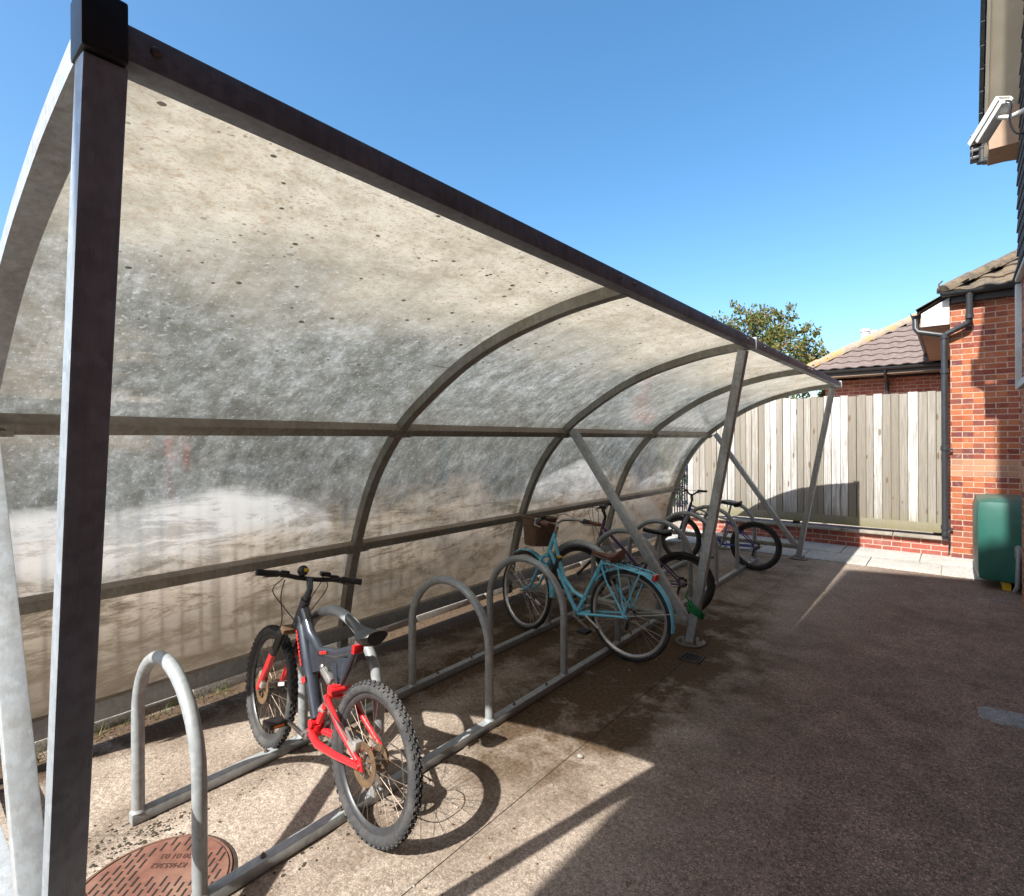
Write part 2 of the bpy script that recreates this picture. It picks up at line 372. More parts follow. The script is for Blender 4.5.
def m_tile(name, c1, c2, lichen):
    t = NT(name); co = t.coord(); n = t.noise(co, 12, 6, .7); n2 = t.noise(co, 2.2, 5, .65); nf = t.noise(co, 60, 3, .6)
    col = t.ramp(n, [(.3, c1), (.7, c2)])
    col = t.mix(t.ramp(nf, [(.55, 0.0), (.7, .5)]), col, tuple(min(1, x*1.7) for x in c2))
    if lichen: col = t.mix(t.math('MULTIPLY', t.ramp(t.math('ADD', t.math('MULTIPLY', n2, .5), t.math('MULTIPLY', n, .5)), [(.50, 0.0), (.57, 1.0)]), .85), col, lichen)
    return t.done(t.bsdf(col, .9, 0, t.bump(t.math('ADD', n, nf), .4, .01), .2))

GALV = m_galv('galvanised_steel', (.42, .46, .49), (.16, .135, .10), .55, .25)
GALV_RIB = m_galv('galvanised_rib', (.27, .275, .25), (.15, .13, .09), .75, .12)
GALV_DARK = m_galv('dull_galvanised_steel', (.235, .26, .30), (.10, .088, .078), .5, .15)
PLATE = m_galv('grimy_base_plate', (.17, .155, .135), (.09, .07, .05), .8, .05)
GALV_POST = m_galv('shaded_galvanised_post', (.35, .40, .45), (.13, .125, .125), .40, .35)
GALV_RACK = m_galv('galvanised_rack', (.34, .37, .385), (.15, .13, .11), .40, .25)
DUSTY = m_galv('dusty_galvanised_top', (.34, .28, .22), (.22, .17, .12), .6, .0)
BOLT = paint('bolt_steel', (.16, .13, .11), .5, .6, .3, 60)
BLACK = paint('black_plastic', (.012, .013, .015), .42, 0, .3, 40, spec=.5)
BLACKPIPE = paint('black_gutter_plastic', (.028, .03, .034), .42, 0, .25, 25)
RUBBER = paint('tyre_rubber', (.026, .027, .029), .85, 0, .25, 60, dirt=(.075, .07, .065), spec=.3)
RUBBER2 = paint('dusty_tyre_rubber', (.050, .051, .053), .9, 0, .25, 60, dirt=(.11, .105, .10), spec=.25)
RIMSIL = paint('rim_alloy', (.42, .42, .42), .35, .8, .12, 40)
RIMBLK = paint('dark_rim', (.05, .052, .056), .42, .3, .2, 40, dirt=(.10, .095, .085))
SPOKE = paint('spoke_steel', (.42, .41, .40), .35, .9, .2, 40, dirt=(.22, .13, .07))
SPOKERUST = paint('rusty_spoke', (.20, .16, .13), .5, .6, .35, 60, dirt=(.13, .065, .035))
STEEL = paint('steel_parts', (.38, .38, .38), .38, .85, .2, 30, dirt=(.20, .13, .08))
ALLOY = paint('bright_alloy', (.62, .62, .60), .36, .7, .12, 40, dirt=(.30, .25, .19))
RUST = paint('rusty_steel', (.15, .095, .055), .6, .45, .35, 70, dirt=(.24, .16, .085))
RED = paint('red_frame_paint', (.60, .016, .022), .32, 0, .10, 20, .5, dirt=(.38, .03, .03))
GREYBL = paint('dark_blue_grey_paint', (.038, .046, .062), .28, .35, .12, 20, .6)
REDLOGO = paint('red_decal', (.62, .03, .03), .4, 0, .08, 20)
SKYBLUE = paint('sky_blue_paint', (.19, .66, .89), .35, 0, .07, 20, .45, dirt=(.13, .46, .64))
BROWNLE = paint('brown_saddle_leather', (.13, .048, .024), .5, 0, .2, 30)
WICKER = paint('dark_wicker', (.15, .088, .058), .7, 0, .45, 50)
PURPLE = paint('purple_paint', (.10, .055, .15), .35, .1, .12, 20, .3)
SILVERP = paint('silver_paint', (.42, .42, .43), .35, .6, .1, 20, .2)
ROYAL = paint('royal_blue_paint', (.012, .025, .30), .35, 0, .1, 20, .4)
REDREF = paint('red_reflector', (.50, .012, .015), .2, 0, .1, 60, .5)
WHITE = paint('white_plastic', (.68, .68, .66), .45, 0, .08, 20)
YELLOW = paint('yellow_plastic', (.62, .42, .02), .5, 0, .1, 20)
ORANGE = paint('orange_reflector', (.60, .20, .02), .3, 0, .1, 40)
GREENROPE = paint('green_rope', (.008, .22, .065), .75, 0, .3, 90)
TANKGREEN = paint('dark_green_tank_plastic', (.010, .092, .072), .42, 0, .12, 8, .15, dirt=(.028, .12, .095), spec=.5)
CREAM = paint('cream_soffit_paint', (.60, .54, .43), .6, 0, .08, 6, dirt=(.48, .41, .31))
BROWNB = paint('brown_shaded_eaves_board', (.36, .24, .16), .65, 0, .15, 10, dirt=(.28, .18, .12))
WHITEB = paint('weathered_white_board', (.74, .73, .70), .6, 0, .10, 14, dirt=(.45, .42, .38))
PALEB = paint('pale_painted_board', (.50, .52, .50), .5, 0, .10, 12, dirt=(.40, .38, .34))
RAILBLUE = paint('dark_blue_railing_paint', (.018, .035, .11), .4, 0, .15, 20, .3)
BRICK = m_brick('red_orange_brick', [(.20, .045, .035), (.42, .125, .055), (.48, .175, .08), (.27, .07, .05), (.46, .15, .065), (.15, .05, .055), (.44, .16, .08)], (.50, .36, .27), pale=(1.13, 1.36, (.56, .36, .23)))
BRICKL = m_brick('red_plinth_brick', [(.33, .09, .065), (.40, .115, .085), (.28, .075, .06), (.43, .15, .11), (.36, .10, .08)], (.52, .40, .33), lime=.25)
BRICKH = m_brick('house_brick', [(.36, .10, .06), (.44, .14, .09), (.30, .08, .055), (.46, .17, .11), (.25, .07, .06)], (.48, .38, .31))
BRICKB = m_brick('plain_brick', [(.18, .165, .155), (.22, .20, .19), (.15, .14, .135), (.24, .22, .205)], (.30, .29, .28))
WOOD = m_wood('weathered_fence_wood')
WOODD = paint('dark_old_wood', (.10, .085, .065), .95, 0, .3, 20)
TILE = m_tile('brown_roof_tile', (.11, .085, .075), (.20, .16, .145), None)
TILELICH = m_tile('lichen_ridge_tile', (.20, .16, .13), (.34, .28, .22), (.50, .25, .05))
TILEWING = m_tile('mossy_roof_tile', (.062, .051, .041), (.155, .128, .10), (.17, .13, .085))
SLATE = m_tile('dark_hung_tile', (.045, .05, .058), (.09, .095, .105), None)
CONC = m_ground('concrete_apron', (.335, .275, .23), (.54, .465, .395), (1.6, 1.55, 1.5), stain_shade=True, tar=True, cracks=True)
YARD = m_ground('yard_concrete', (.36, .31, .25), (.50, .44, .36), (1.3, 1.25, 1.2))
KERB = m_ground('kerb_concrete', (.30, .28, .25), (.44, .41, .37), (1.3, 1.3, 1.3), big=3)
PAVE = m_ground('paving_slab', (.42, .41, .375), (.54, .53, .49), (1.2, 1.2, 1.2), big=2.0)
STONE = m_ground('grey_cover_concrete', (.24, .25, .245), (.33, .34, .335), (1.2, 1.2, 1.2), big=4)
JOINT = paint('dark_joint', (.085, .068, .052), .95, 0, .4, 40)
CLAY = paint('red_brown_cover', (.16, .075, .055), .85, 0, .25, 25, dirt=(.25, .155, .115), bump=.15, spec=.25)
CLAYD = paint('dark_clay_lettering', (.075, .035, .025), .9, 0, .2, 40)
SLOT = paint('dark_slot', (.022, .016, .013), .95, 0, .2, 40)
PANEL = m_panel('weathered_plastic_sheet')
BARK = paint('bark', (.09, .065, .045), .9, 0, .35, 20, bump=.4)
def m_leaf(name, cols):
    t = NT(name); at = t.n('Attribute', _attribute_name='Col'); r = t.sep(at.outputs['Color'])[0]
    col = t.ramp(r, [(i/(len(cols)-1), c) for i, c in enumerate(cols)])
    d = t.bsdf(col, .6, 0, None, .3); tr = t.n('BsdfTranslucent', Color=col)
    m = t.n('MixShader'); t.set(m.inputs[0], .35); t.set(m.inputs[1], d.outputs[0]); t.set(m.inputs[2], tr.outputs[0])
    return t.done(m.outputs[0])
LEAF = m_leaf('rusty_green_leaf', [(.06, .085, .022), (.12, .155, .035), (.19, .19, .05), (.28, .17, .07), (.15, .17, .045), (.32, .15, .075)])
LEAF2 = m_leaf('hedge_leaf', [(.03, .065, .018), (.06, .12, .025), (.12, .18, .04), (.16, .20, .05)])
GRASSM = m_leaf('grass_blade', [(.06, .10, .02), (.12, .16, .035), (.20, .19, .07)])
RIMDIRT = paint('cover_rim_dirt', (.06, .045, .033), .95, 0, .4, 60)
MOSSM = paint('dark_moss', (.038, .030, .017), .95, 0, .5, 60)
LITTER = m_leaf('dead_leaf', [(.12, .07, .035), (.22, .13, .06), (.30, .22, .13), (.09, .06, .04)])

# ------------------------------------------------------------------ setting
def sheet(name, x0, x1, y0, y1, z, mat):
    m = MB(); m.quad((x0, y0, z), (x1, y0, z), (x1, y1, z), (x0, y1, z)); return tag(m.build(name, mat), kind='structure')
sheet('ground', -250, 250, -250, 250, -.012, YARD)
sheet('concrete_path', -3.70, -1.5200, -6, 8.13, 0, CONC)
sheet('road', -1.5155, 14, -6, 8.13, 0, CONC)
sheet('joint_strip', -1.53, -1.505, -6, 8.13, -.004, JOINT)
m = MB()
rk = random.Random(3)
y = -6.0
while y < 8.0:
    m.box((-3.755+rk.uniform(-.006, .006), y+.455, .0+rk.uniform(-.006, .004)), (.13, .895, .13), None, .012); y += .91
tag(m.build('kerb', KERB), kind='structure')
# paving strip along the brick plinth
m = MB()
xs = -4.3
rows = [(8.14, 8.78), (8.79, 9.445)]
for ri, (ya, yb) in enumerate(rows):
    x = -4.6+ri*.37
    while x < 3.2:
        w = rk.choice((.6, .9, .9, .75))
        m.box((x+w/2, (ya+yb)/2, -.018+rk.uniform(-.003, .003)), (w-.012, yb-ya, .06), None, .004); x += w
tag(m.build('pavement', PAVE), kind='structure')

# ------------------------------------------------------------------ bike shelter
BY = [.262, 2.244, 4.181, 6.117, 8.054]
PROF0 = [(-1.165, 2.306), (-1.241, 2.301), (-1.41, 2.284), (-1.586, 2.256), (-1.902, 2.182), (-2.184, 2.078), (-2.412, 1.958), (-2.667, 1.80), (-2.80, 1.697), (-2.971, 1.520), (-3.108, 1.332), (-3.216, 1.120), (-3.322, .85), (-3.411, .552), (-3.478, .234), (-3.50, .06)]
def smooth_prof(P, n=44):
    # Catmull-Rom, resampled evenly
    pts = [V((x, 0, z)) for x, z in P]; q = []
    for i in range(len(pts)-1):
        a, b, c, d = pts[max(i-1, 0)], pts[i], pts[i+1], pts[min(i+2, len(pts)-1)]
        for k in range(12):
            t = k/12
            q.append(.5*((2*b)+(c-a)*t+(2*a-5*b+4*c-d)*t*t+(3*b-a-3*c+d)*t**3))
    q.append(pts[-1])
    for _ in range(10):
        q = [q[0]]+[(q[i-1]+q[i]*2+q[i+1])/4 for i in range(1, len(q)-1)]+[q[-1]]
    L = [0]
    for i in range(1, len(q)): L.append(L[-1]+(q[i]-q[i-1]).length)
    out = []; j = 0
    for k in range(n+1):
        s = L[-1]*k/n
        while j < len(L)-2 and L[j+1] < s: j += 1
        f = (s-L[j])/max(L[j+1]-L[j], 1e-9); out.append(q[j].lerp(q[j+1], f))
    return out, L[-1]
PR, PLEN = smooth_prof(PROF0)
def pnorm(i):
    t = (PR[min(i+1, len(PR)-1)]-PR[max(i-1, 0)]).normalized()
    n = V((t.z, 0, -t.x)); return n if n.z > 0 or n.x < -.5 else -n
NORM = [pnorm(i) for i in range(len(PR))]
NORM = [n if (n.x <= 0.05) else -n for n in NORM]
def prof_at(x=None, z=None):
    best = min(range(len(PR)), key=lambda i: abs(PR[i].x-x) if x is not None else abs(PR[i].z-z))
    return PR[best], NORM[best]
shelter = empty('bike_shelter', (-2.4, 4.1, 0))
tag(shelter, 'curved grey steel cycle shelter with dirty see-through plastic roof panels over the bike stands', 'shelter')
def spart(mb, name, mat, par=None):
    o = mb.build(name, mat); p = par or shelter; o.parent = p
    if par is None: o.matrix_parent_inverse = Matrix.Translation(-shelter.location)
    return o
def arch(yc, w, t, off=0.0):
    m = MB(); rings = []
    for p, n in zip(PR, NORM):
        a = p + n*off; b = a - n*t
        rings.append([m.bm.verts.new((q.x, yy, q.z)) for q, yy in ((a, yc-w/2), (a, yc+w/2), (b, yc+w/2), (b, yc-w/2))])
    for A, B in zip(rings, rings[1:]):
        for k in range(4): f = m.face([A[k], A[(k+1) % 4], B[(k+1) % 4], B[k]])
    m.face(rings[0]); m.face(rings[-1][::-1])
    es = [e for e in m.bm.edges if len(e.link_faces) == 2 and e.calc_face_angle(0) > 1.0]
    bmesh.ops.bevel(m.bm, geom=es, offset=.004, segments=1, affect='EDGES')
    for f in m.bm.faces: f.smooth = True
    return m
def bolts(par, locs, sc_=1.0):
    b0 = None
    for l in locs:
        if b0 is None:
            m = MB(); m.lathe([(.013*sc_, 0), (.013*sc_, .010*sc_), (.006*sc_, .011*sc_), (.006*sc_, .022*sc_), (.001, .022*sc_)], n=6, smooth=False); b = b0 = m.build('bolt', BOLT, par)
        else:
            b = b0.copy(); COL.objects.link(b); b.parent = par
        b.location = l
PTN = lambda z: -1.608+.195*z
PT = lambda z: -1.618+.1794*z          # post centre x at height z (leans out)
for i, yc in enumerate(BY):
    pt = PTN if i == 0 else PT
    o = spart(arch(yc, .062 if i else .064, .056, .052), 'rib', GALV if i == 0 else GALV_RIB)
    if i % 2 == 0:
        m = MB()
        m.bar((pt(0), yc, .012), (pt(2.30), yc, 2.298), .066, .058 if i == 0 else .066, (1, 0, 0), .006)
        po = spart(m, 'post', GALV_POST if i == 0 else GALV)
        # diagonal brace from the middle purlin joint down to the foot of the post
        p, n = prof_at(x=-2.78); a = p-n*.02
        m = MB(); m.bar((a.x+.02, yc, a.z-.01), (pt(.15)-.045, yc, .155), .064, .064, (0, 1, 0), .005); spart(m, 'brace', GALV)
        m = MB(); m.bar((-3.44, yc, .175), (pt(.16)-.036, yc, .165), .056, .085, (0, 1, 0), .005); spart(m, 'cross_bar', GALV if i == 0 else GALV_RIB)
        m = MB(); m.lathe([(.001, .0), (.115, .0), (.118, .004), (.118, .012), (.112, .016), (.001, .016)], Matrix.Translation((pt(0), yc, 0)), 28, cap=False)
        bp = spart(m, 'base_plate', PLATE)
        bolts(bp, [(pt(0)+.085*cos(pi/4+k*pi/2), yc+.085*sin(pi/4+k*pi/2), .016) for k in range(4)])
    else:
        m = MB(); m.box((-3.50, yc, .03), (.14, .12, .016), None, .003); spart(m, 'base_plate', GALV_DARK)
# beam along the front edge with joint sleeves over the posts
BX, BZ = -1.158, 2.338
m = MB(); m.bar((BX, BY[0]-.005, BZ), (BX+.020, BY[4]+.03, BZ), .064, .066, (0, 0, 1), .006)
# small roll of the sheet edge shows above the beam
beam = spart(m, 'front_beam', GALV_DARK)
for i, yc in ((0, BY[0]-.002), (2, BY[2]+.02), (4, BY[4]+.01)):
    m = MB(); m.box((BX+.001+.005*i, yc+(-.002 if i == 0 else 0), BZ+(.010 if i == 0 else .004)), (.078, .068 if i == 0 else .05, .108 if i == 0 else .088), None, .006)
    c = spart(m, 'end_cap' if i != 2 else 'joint_sleeve', BLACK if i == 0 else GALV, beam)  # near cap blackened: galvanised steel in shadow, put into the colour
bp0 = None
for yb in (.335, 2.10, 2.235, 3.98, 4.42, 6.05, 6.19, 7.93):
    if bp0 is None:
        m = MB(); m.lathe([(.0095, 0), (.0095, .003), (.008, .007), (.004, .009), (.001, .0095)], Rax(pi/2, 'Y'), 10); b = bp0 = m.build('bolt', BOLT, beam)
    else:
        b = bp0.copy(); COL.objects.link(b); b.parent = beam
    b.location = (BX+.032+.0026*yb, yb, BZ+.004)
# purlins
for tz in (1.70, .875):
    p, n = prof_at(z=tz)
    c = p+n*.022; t = V((n.z, 0, -n.x))
    m = MB()
    x_ = t; z_ = n; y_ = V((0, 1, 0))
    M = Matrix((x_, y_, z_)).transposed().to_4x4(); M.translation = V((c.x, (BY[0]+BY[4])/2, c.z))
    m.box((0, 0, 0), (.062, BY[4]-BY[0]+.05, .062), M, .005)
    bmesh.ops.recalc_face_normals(m.bm, faces=m.bm.faces[:])
    for f in m.bm.faces:
        if f.normal.z > .45 and f.normal.x > .2: f.material_index = 1
    o = spart(m, 'purlin', [GALV_RIB, DUSTY])
    proto = None
    for yc in BY:
        for sgn in (-1, 1):
            if proto is None:
                mm = MB(); mm.box((0, 0, 0), (.070, .075, .006), M.to_3x3().to_4x4(), .002)
                mm.lathe([(.010, 0), (.010, .008), (.001, .009)], Matrix.Translation(-n*.003) @ (V((0, 0, 1)).rotation_difference(-n)).to_matrix().to_4x4(), 6)
                bmesh.ops.recalc_face_normals(mm.bm, faces=mm.bm.faces[:]); pm = mm.build('joint_plate', GALV_RIB, o); proto = pm
            else:
                pm = proto.copy(); COL.objects.link(pm); pm.parent = o
            pm.location = (c.x-n.x*.034, yc+sgn*.055, c.z-n.z*.034)
p, n = prof_at(z=.22)
m = MB(); m.box((p.x-.012, (BY[0]+BY[4])/2, .205), (.05, BY[4]-BY[0]+.05, .10), None, .005)
bmesh.ops.recalc_face_normals(m.bm, faces=m.bm.faces[:])
for f in m.bm.faces:
    if f.normal.z > .8: f.material_index = 1
spart(m, 'sill_beam', [GALV_RACK, DUSTY])
# plastic sheets, one per bay, lying on the outside of the ribs
def panel(y0, y1, seed):
    m = MB(); m.custom_uv = True; nu = 16; rows = []
    top = PR[0]+V((.012, 0, .001))
    pts = [top]+PR[:-1]; nr = [V((0, 0, 1))]+NORM[:-1]
    vlen = 0; prev = None
    for j, (p, n) in enumerate(zip(pts, nr)):
        vlen += 0 if prev is None else (p-prev).length; prev = p
        row = []
        for i in range(nu+1):
            y = y0+(y1-y0)*i/nu
            w = (noise.noise(V((y*.8, vlen*.7, seed)))*.010 + noise.noise(V((y*2.3, vlen*1.1, seed+9)))*.003)
            edge = min(i, nu-i)/nu*2
            w *= min(1, edge*2)
            if j < 3: w = abs(w)*1.3
            pos = p+n*(.058+w)
            row.append((m.bm.verts.new((pos.x, y, pos.z)), (y+seed*3.3, vlen)))
        rows.append(row)
    for A, B in zip(rows, rows[1:]):
        for i in range(nu):
            f = m.face([A[i][0], A[i+1][0], B[i+1][0], B[i][0]], True)
            for l, q in zip(f.loops, (A[i], A[i+1], B[i+1], B[i])): l[m.uv].uv = q[1]
    return m
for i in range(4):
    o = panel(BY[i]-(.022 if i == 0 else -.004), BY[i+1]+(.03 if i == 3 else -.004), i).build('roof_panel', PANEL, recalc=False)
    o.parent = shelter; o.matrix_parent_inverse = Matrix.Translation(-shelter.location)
# split corner of a sheet hanging loose by the second rib
p, n = prof_at(x=-2.30)
m = MB(); a = V((p.x, 2.19, p.z))+n*.02
m.path([a, a+V((.02, -.12, -.005)), a+V((.045, -.25, .0))], [.008, .004, .001], 6, flat=(1, .25)); spart(m, 'loose_trim', GALV_DARK)

# ------------------------------------------------------------------ bike rack (hoops on two rails)
rack = empty('bike_rack', (-2.35, 4.1, 0)); tag(rack, 'long row of galvanised steel bike hoops welded to two floor rails', 'bike rack')
RI = Matrix.Translation((2.35, -4.1, 0))
def rpart(mb, name, mat, par=None):
    o = mb.build(name, mat); o.parent = par or rack
    if par is None: o.matrix_parent_inverse = RI
    return o
XR, XF = -2.687, -2.017
rails = []
for x in (XR, XF):
    m = MB(); m.box((x, 4.125, .026), (.046, 6.86, .046), None, .004); ra = rpart(m, 'rail', GALV_RACK); rails.append(ra)
    bolts(ra, [(x, .723+k*.75+(.22 if k % 2 == 0 else -.2), .048) for k in range(10)], .8)
RH = (XF-XR)/2
hoop0 = None
for k in range(10):
    if hoop0 is None:
        pts = [(XR, 0, .045), (XR, 0, .30), (XR, 0, .805-.024-RH)]
        for a in range(1, 16):
            t = pi-pi*a/16; pts.append((XR+RH+RH*cos(t), 0, .805-.024-RH+RH*sin(t)))
        pts += [(XF, 0, .805-.024-RH), (XF, 0, .30), (XF, 0, .045)]
        m = MB(); m.path(pts, .0245, 18)
        for x in (XR, XF): m.lathe([(.031, .049), (.027, .056), (.0245, .06)], Matrix.Translation((x, 0, 0)), 16, cap=False)
        hoop0 = rpart(m, 'hoop', GALV_RACK); hoop0.matrix_parent_inverse = RI; o = hoop0
    else:
        o = hoop0.copy(); COL.objects.link(o); o.parent = rack; o.matrix_parent_inverse = RI
    o.location = (0, .723+k*.75, 0); o.rotation_euler = (0, 0, 0)

# ------------------------------------------------------------------ bicycles
WY = Rax(-pi/2, 'X')     # lathe axis z -> wheel axis y
def make_wheel(root, T, r, tw, rim_mat, tyre_mat, spoke_mat, knob=0, nsp=32, hubw=.05, disc=False, label=None, reflector=None, rw=.011):
    """T: matrix placing the wheel (axis = local y, centre at origin)"""
    rt = r-tw*.5            # centre of tyre section
    rr = r-tw*1.02           # outer rim radius
    m = MB(); pr = [(rr-.004, -rw), (rr+.004, -rw), (rr+.005, rw), (rr-.004, rw), (rr-.016, rw*.55), (rr-.020, 0), (rr-.016, -rw*.55)]
    m.lathe(pr, T @ WY, 56, closed=True)
    w = m.build('wheel', rim_mat, root)
    m = MB(); sec = [(rt+tw*.5*cos(2*pi*k/12), tw*.5*sin(2*pi*k/12)) for k in range(12)]
    m.lathe(sec, T @ WY, 64, closed=True)
    if knob:
        for k in range(knob):
            a = 2*pi*k/knob
            for row, off in ((-.70, .5), (-.26, 0), (.26, .5), (.70, 0)):
                aa = a+off*2*pi/knob; ph = row*1.05
                rad = rt+tw*.5*cos(ph)
                M = T @ Rax(-aa, 'Y') @ Matrix.Translation((rad, tw*.5*sin(ph), 0)) @ Rax(ph, 'Z')
                m.box((.0015, 0, 0), (.007, tw*.19, 2*pi*r/knob*.48), M)
    ty = m.build('tyre', tyre_mat, w)
    m = MB()
    for k in range(nsp):
        a = 2*pi*k/nsp; sd = 1 if k % 2 == 0 else -1; tg = (1 if (k//2) % 2 == 0 else -1)*.9
        h = V((.021*cos(a+tg), sd*hubw*.5, .021*sin(a+tg))); e = V(((rr-.016)*cos(a), 0, (rr-.016)*sin(a)))
        m.tube(T @ h, T @ e, .00125, n=4)
    m.build('spokes', spoke_mat, w)
    m = MB(); m.lathe([(.006, -hubw-.012), (.006, -hubw*.6), (.024, -hubw*.55), (.024, -hubw*.45), (.014, -hubw*.4), (.014, hubw*.4), (.024, hubw*.45), (.024, hubw*.55), (.006, hubw*.6), (.006, hubw+.012)], T @ WY, 16)
    m.build('hub', STEEL, w)
    if disc:
        m = MB(); yd = hubw*.72
        m.lathe([(.055, yd-.001), (.085, yd-.001), (.085, yd+.001), (.055, yd+.001)], T @ WY, 36, closed=True)
        for k in range(6):
            a = k*pi/3; m.bar(T @ V((.02*cos(a), yd, .02*sin(a))), T @ V((.058*cos(a+.5), yd, .058*sin(a+.5))), .010, .002, T.to_3x3() @ V((0, 1, 0)), 0)
        m.build('brake_disc', RUST, w)
    if reflector:
        m = MB(); a = reflector
        M = T @ Rax(-a, 'Y') @ Matrix.Translation((rr*.62, .006, 0))
        m.box((0, 0, 0), (.07, .008, .018), M, .004); m.build('reflector', WHITE, w)
    return w

def saddle_mesh(m, c, L, wid, tilt, M0=None, thick=.05):
    """a bicycle saddle: long nose forward (+x), wide rear"""
    M = Matrix.Translation(V(c)) @ Rax(-tilt, 'Y')
    n = 14; rings = []
    for i in range(n+1):
        f = i/n; x = -L*.42+L*f
        w = wid*.5*(1.0 if f < .25 else (.26+.74*max(0, 1-(f-.25)/.5)**1.5))
        if f < .08: w *= .72+.28*f/.08
        if f > .95: w *= .75
        zt = .012*sin(pi*min(1, f*1.0))*-1 + (.014 if f < .15 else 0)*(1-f/.15)
        th = thick*(1 if f < .3 else .62)
        ring = []
        for k in range(12):
            a = 2*pi*k/12; yy = w*cos(a); zz = sin(a)
            zz = zz*th*.32 if zz > 0 else zz*th*.8
            if sin(a) < 0: yy *= .93
            ring.append(m.bm.verts.new(M @ V((x, yy, zt+zz - .10*(yy/wid)**2*wid))))
        rings.append(ring)
    for A, B in zip(rings, rings[1:]):
        for k in range(12): m.face([A[k], A[(k+1) % 12], B[(k+1) % 12], B[k]], True)
    m.face(rings[0][::-1], True); m.face(rings[-1], True)
    return m

def bike_root(name, label, rc, fc, lean, group=None):
    rc, fc = V((*rc, 0)), V((*fc, 0)); h = (fc-rc).normalized(); left = V((-h.y, h.x, 0)); up = V((0, 0, 1))
    up2 = up*cos(lean)-left*sin(lean); l2 = left*cos(lean)+up*sin(lean)
    M = Matrix((h, l2, up2)).transposed().to_4x4(); M.translation = rc
    o = empty(name, M=M); return tag(o, label, 'bicycle', group)

def steer_mat(head_top, head_bot, ang):
    a = V(head_top); ax = (a-V(head_bot)).normalized()
    return Matrix.Translation(a) @ Matrix.Rotation(ang, 4, ax) @ Matrix.Translation(-a)

def crank(root, bb, rad, teeth_mat, arm_mat, ang, side=1, L=.17, pedal_mat=None, wid=.06, refl=None):
    m = MB(); M = Matrix.Translation(V(bb)) @ WY
    ys = -side*.045    # chain side is the bike's right
    m.lathe([(.022, -wid), (.022, wid)], M, 18)
    m.lathe([(rad-.012, ys-.0015), (rad, ys-.0015), (rad, ys+.0015), (rad-.012, ys+.0015)], M, 40, closed=True)
    for k in range(5):
        a = 2*pi*k/5; m.bar(V(bb)+V((0, ys, 0)), V(bb)+V(((rad-.008)*cos(a), ys, (rad-.008)*sin(a))), .014, .003, (0, 1, 0), 0)
    ends = []
    for sd, aa in ((1, ang), (-1, ang+pi)):
        e = V(bb)+V((L*cos(aa), sd*(wid+.016), L*sin(aa))); b = V(bb)+V((0, sd*(wid+.004), 0))
        m.bar(b, e, .020, .011, (0, 1, 0), .003); ends.append((e, sd))
    c = m.build('crankset', arm_mat, root)
    for e, sd in ends:
        m = MB(); p = e+V((0, sd*.055, 0))
        m.box(p, (.085, .085, .022), None, .005); m.tube(e, p, .006)
        pd = m.build('pedal', pedal_mat or BLACK, c)
        if refl:
            for sx in (-1, 1):
                m = MB(); m.box(p+V((sx*.043, 0, 0)), (.004, .05, .012), None, .001); m.build('reflector', refl, c)
    return c

def chain_loop(root, bb, ax, r1, r2, y, mat):
    bb, ax = V(bb), V(ax); m = MB(); pts = []
    d = (bb-ax); th = atan2(d.z, d.x)
    for k in range(9): a = th-pi/2+pi*k/8; pts.append((bb.x+r1*cos(a), y, bb.z+r1*sin(a)))
    for k in range(9): a = th+pi/2+pi*k/8; pts.append((ax.x+r2*cos(a), y, ax.z+r2*sin(a)))
    m.path(pts, .0038, 5, closed=True); return m.build('chain', mat, root)

def cables(root, lists, r=.0026, mat=None, M=None):
    m = MB()
    for pts in lists:
        P = [V(p) for p in pts]
        q = []
        for i in range(len(P)-1):
            a, b, c, d = P[max(i-1, 0)], P[i], P[i+1], P[min(i+2, len(P)-1)]
            for k in range(6):
                t = k/6; q.append(.5*((2*b)+(c-a)*t+(2*a-5*b+4*c-d)*t*t+(3*b-a-3*c+d)*t**3))
        q.append(P[-1]); m.path(q, r, 5)
    if M: m.xform(M)
    return m.build('cable', mat or BLACK, root)

def arc_guard(m, c, r, a0, a1, w, T=None, n=22, th=.0):
    T = T or Matrix.Identity(4); rings = []
    for i in range(n+1):
        a = a0+(a1-a0)*i/n; ring = []
        for k in range(7):
            f = k/6-.5; rad = r-(f*2)**2*.012
            ring.append(m.bm.verts.new(T @ (V(c)+V((rad*cos(a), f*w, rad*sin(a))))))
        for k in range(6, -1, -1):
            f = k/6-.5; rad = r-.003-(f*2)**2*.012
            ring.append(m.bm.verts.new(T @ (V(c)+V((rad*cos(a), f*w*.95, rad*sin(a))))))
        rings.append(ring)
    N = 14
    for A, B in zip(rings, rings[1:]):
        for k in range(N): m.face([A[k], A[(k+1) % N], B[(k+1) % N], B[k]], True)
    m.face(rings[0]); m.face(rings[-1][::-1]); return m

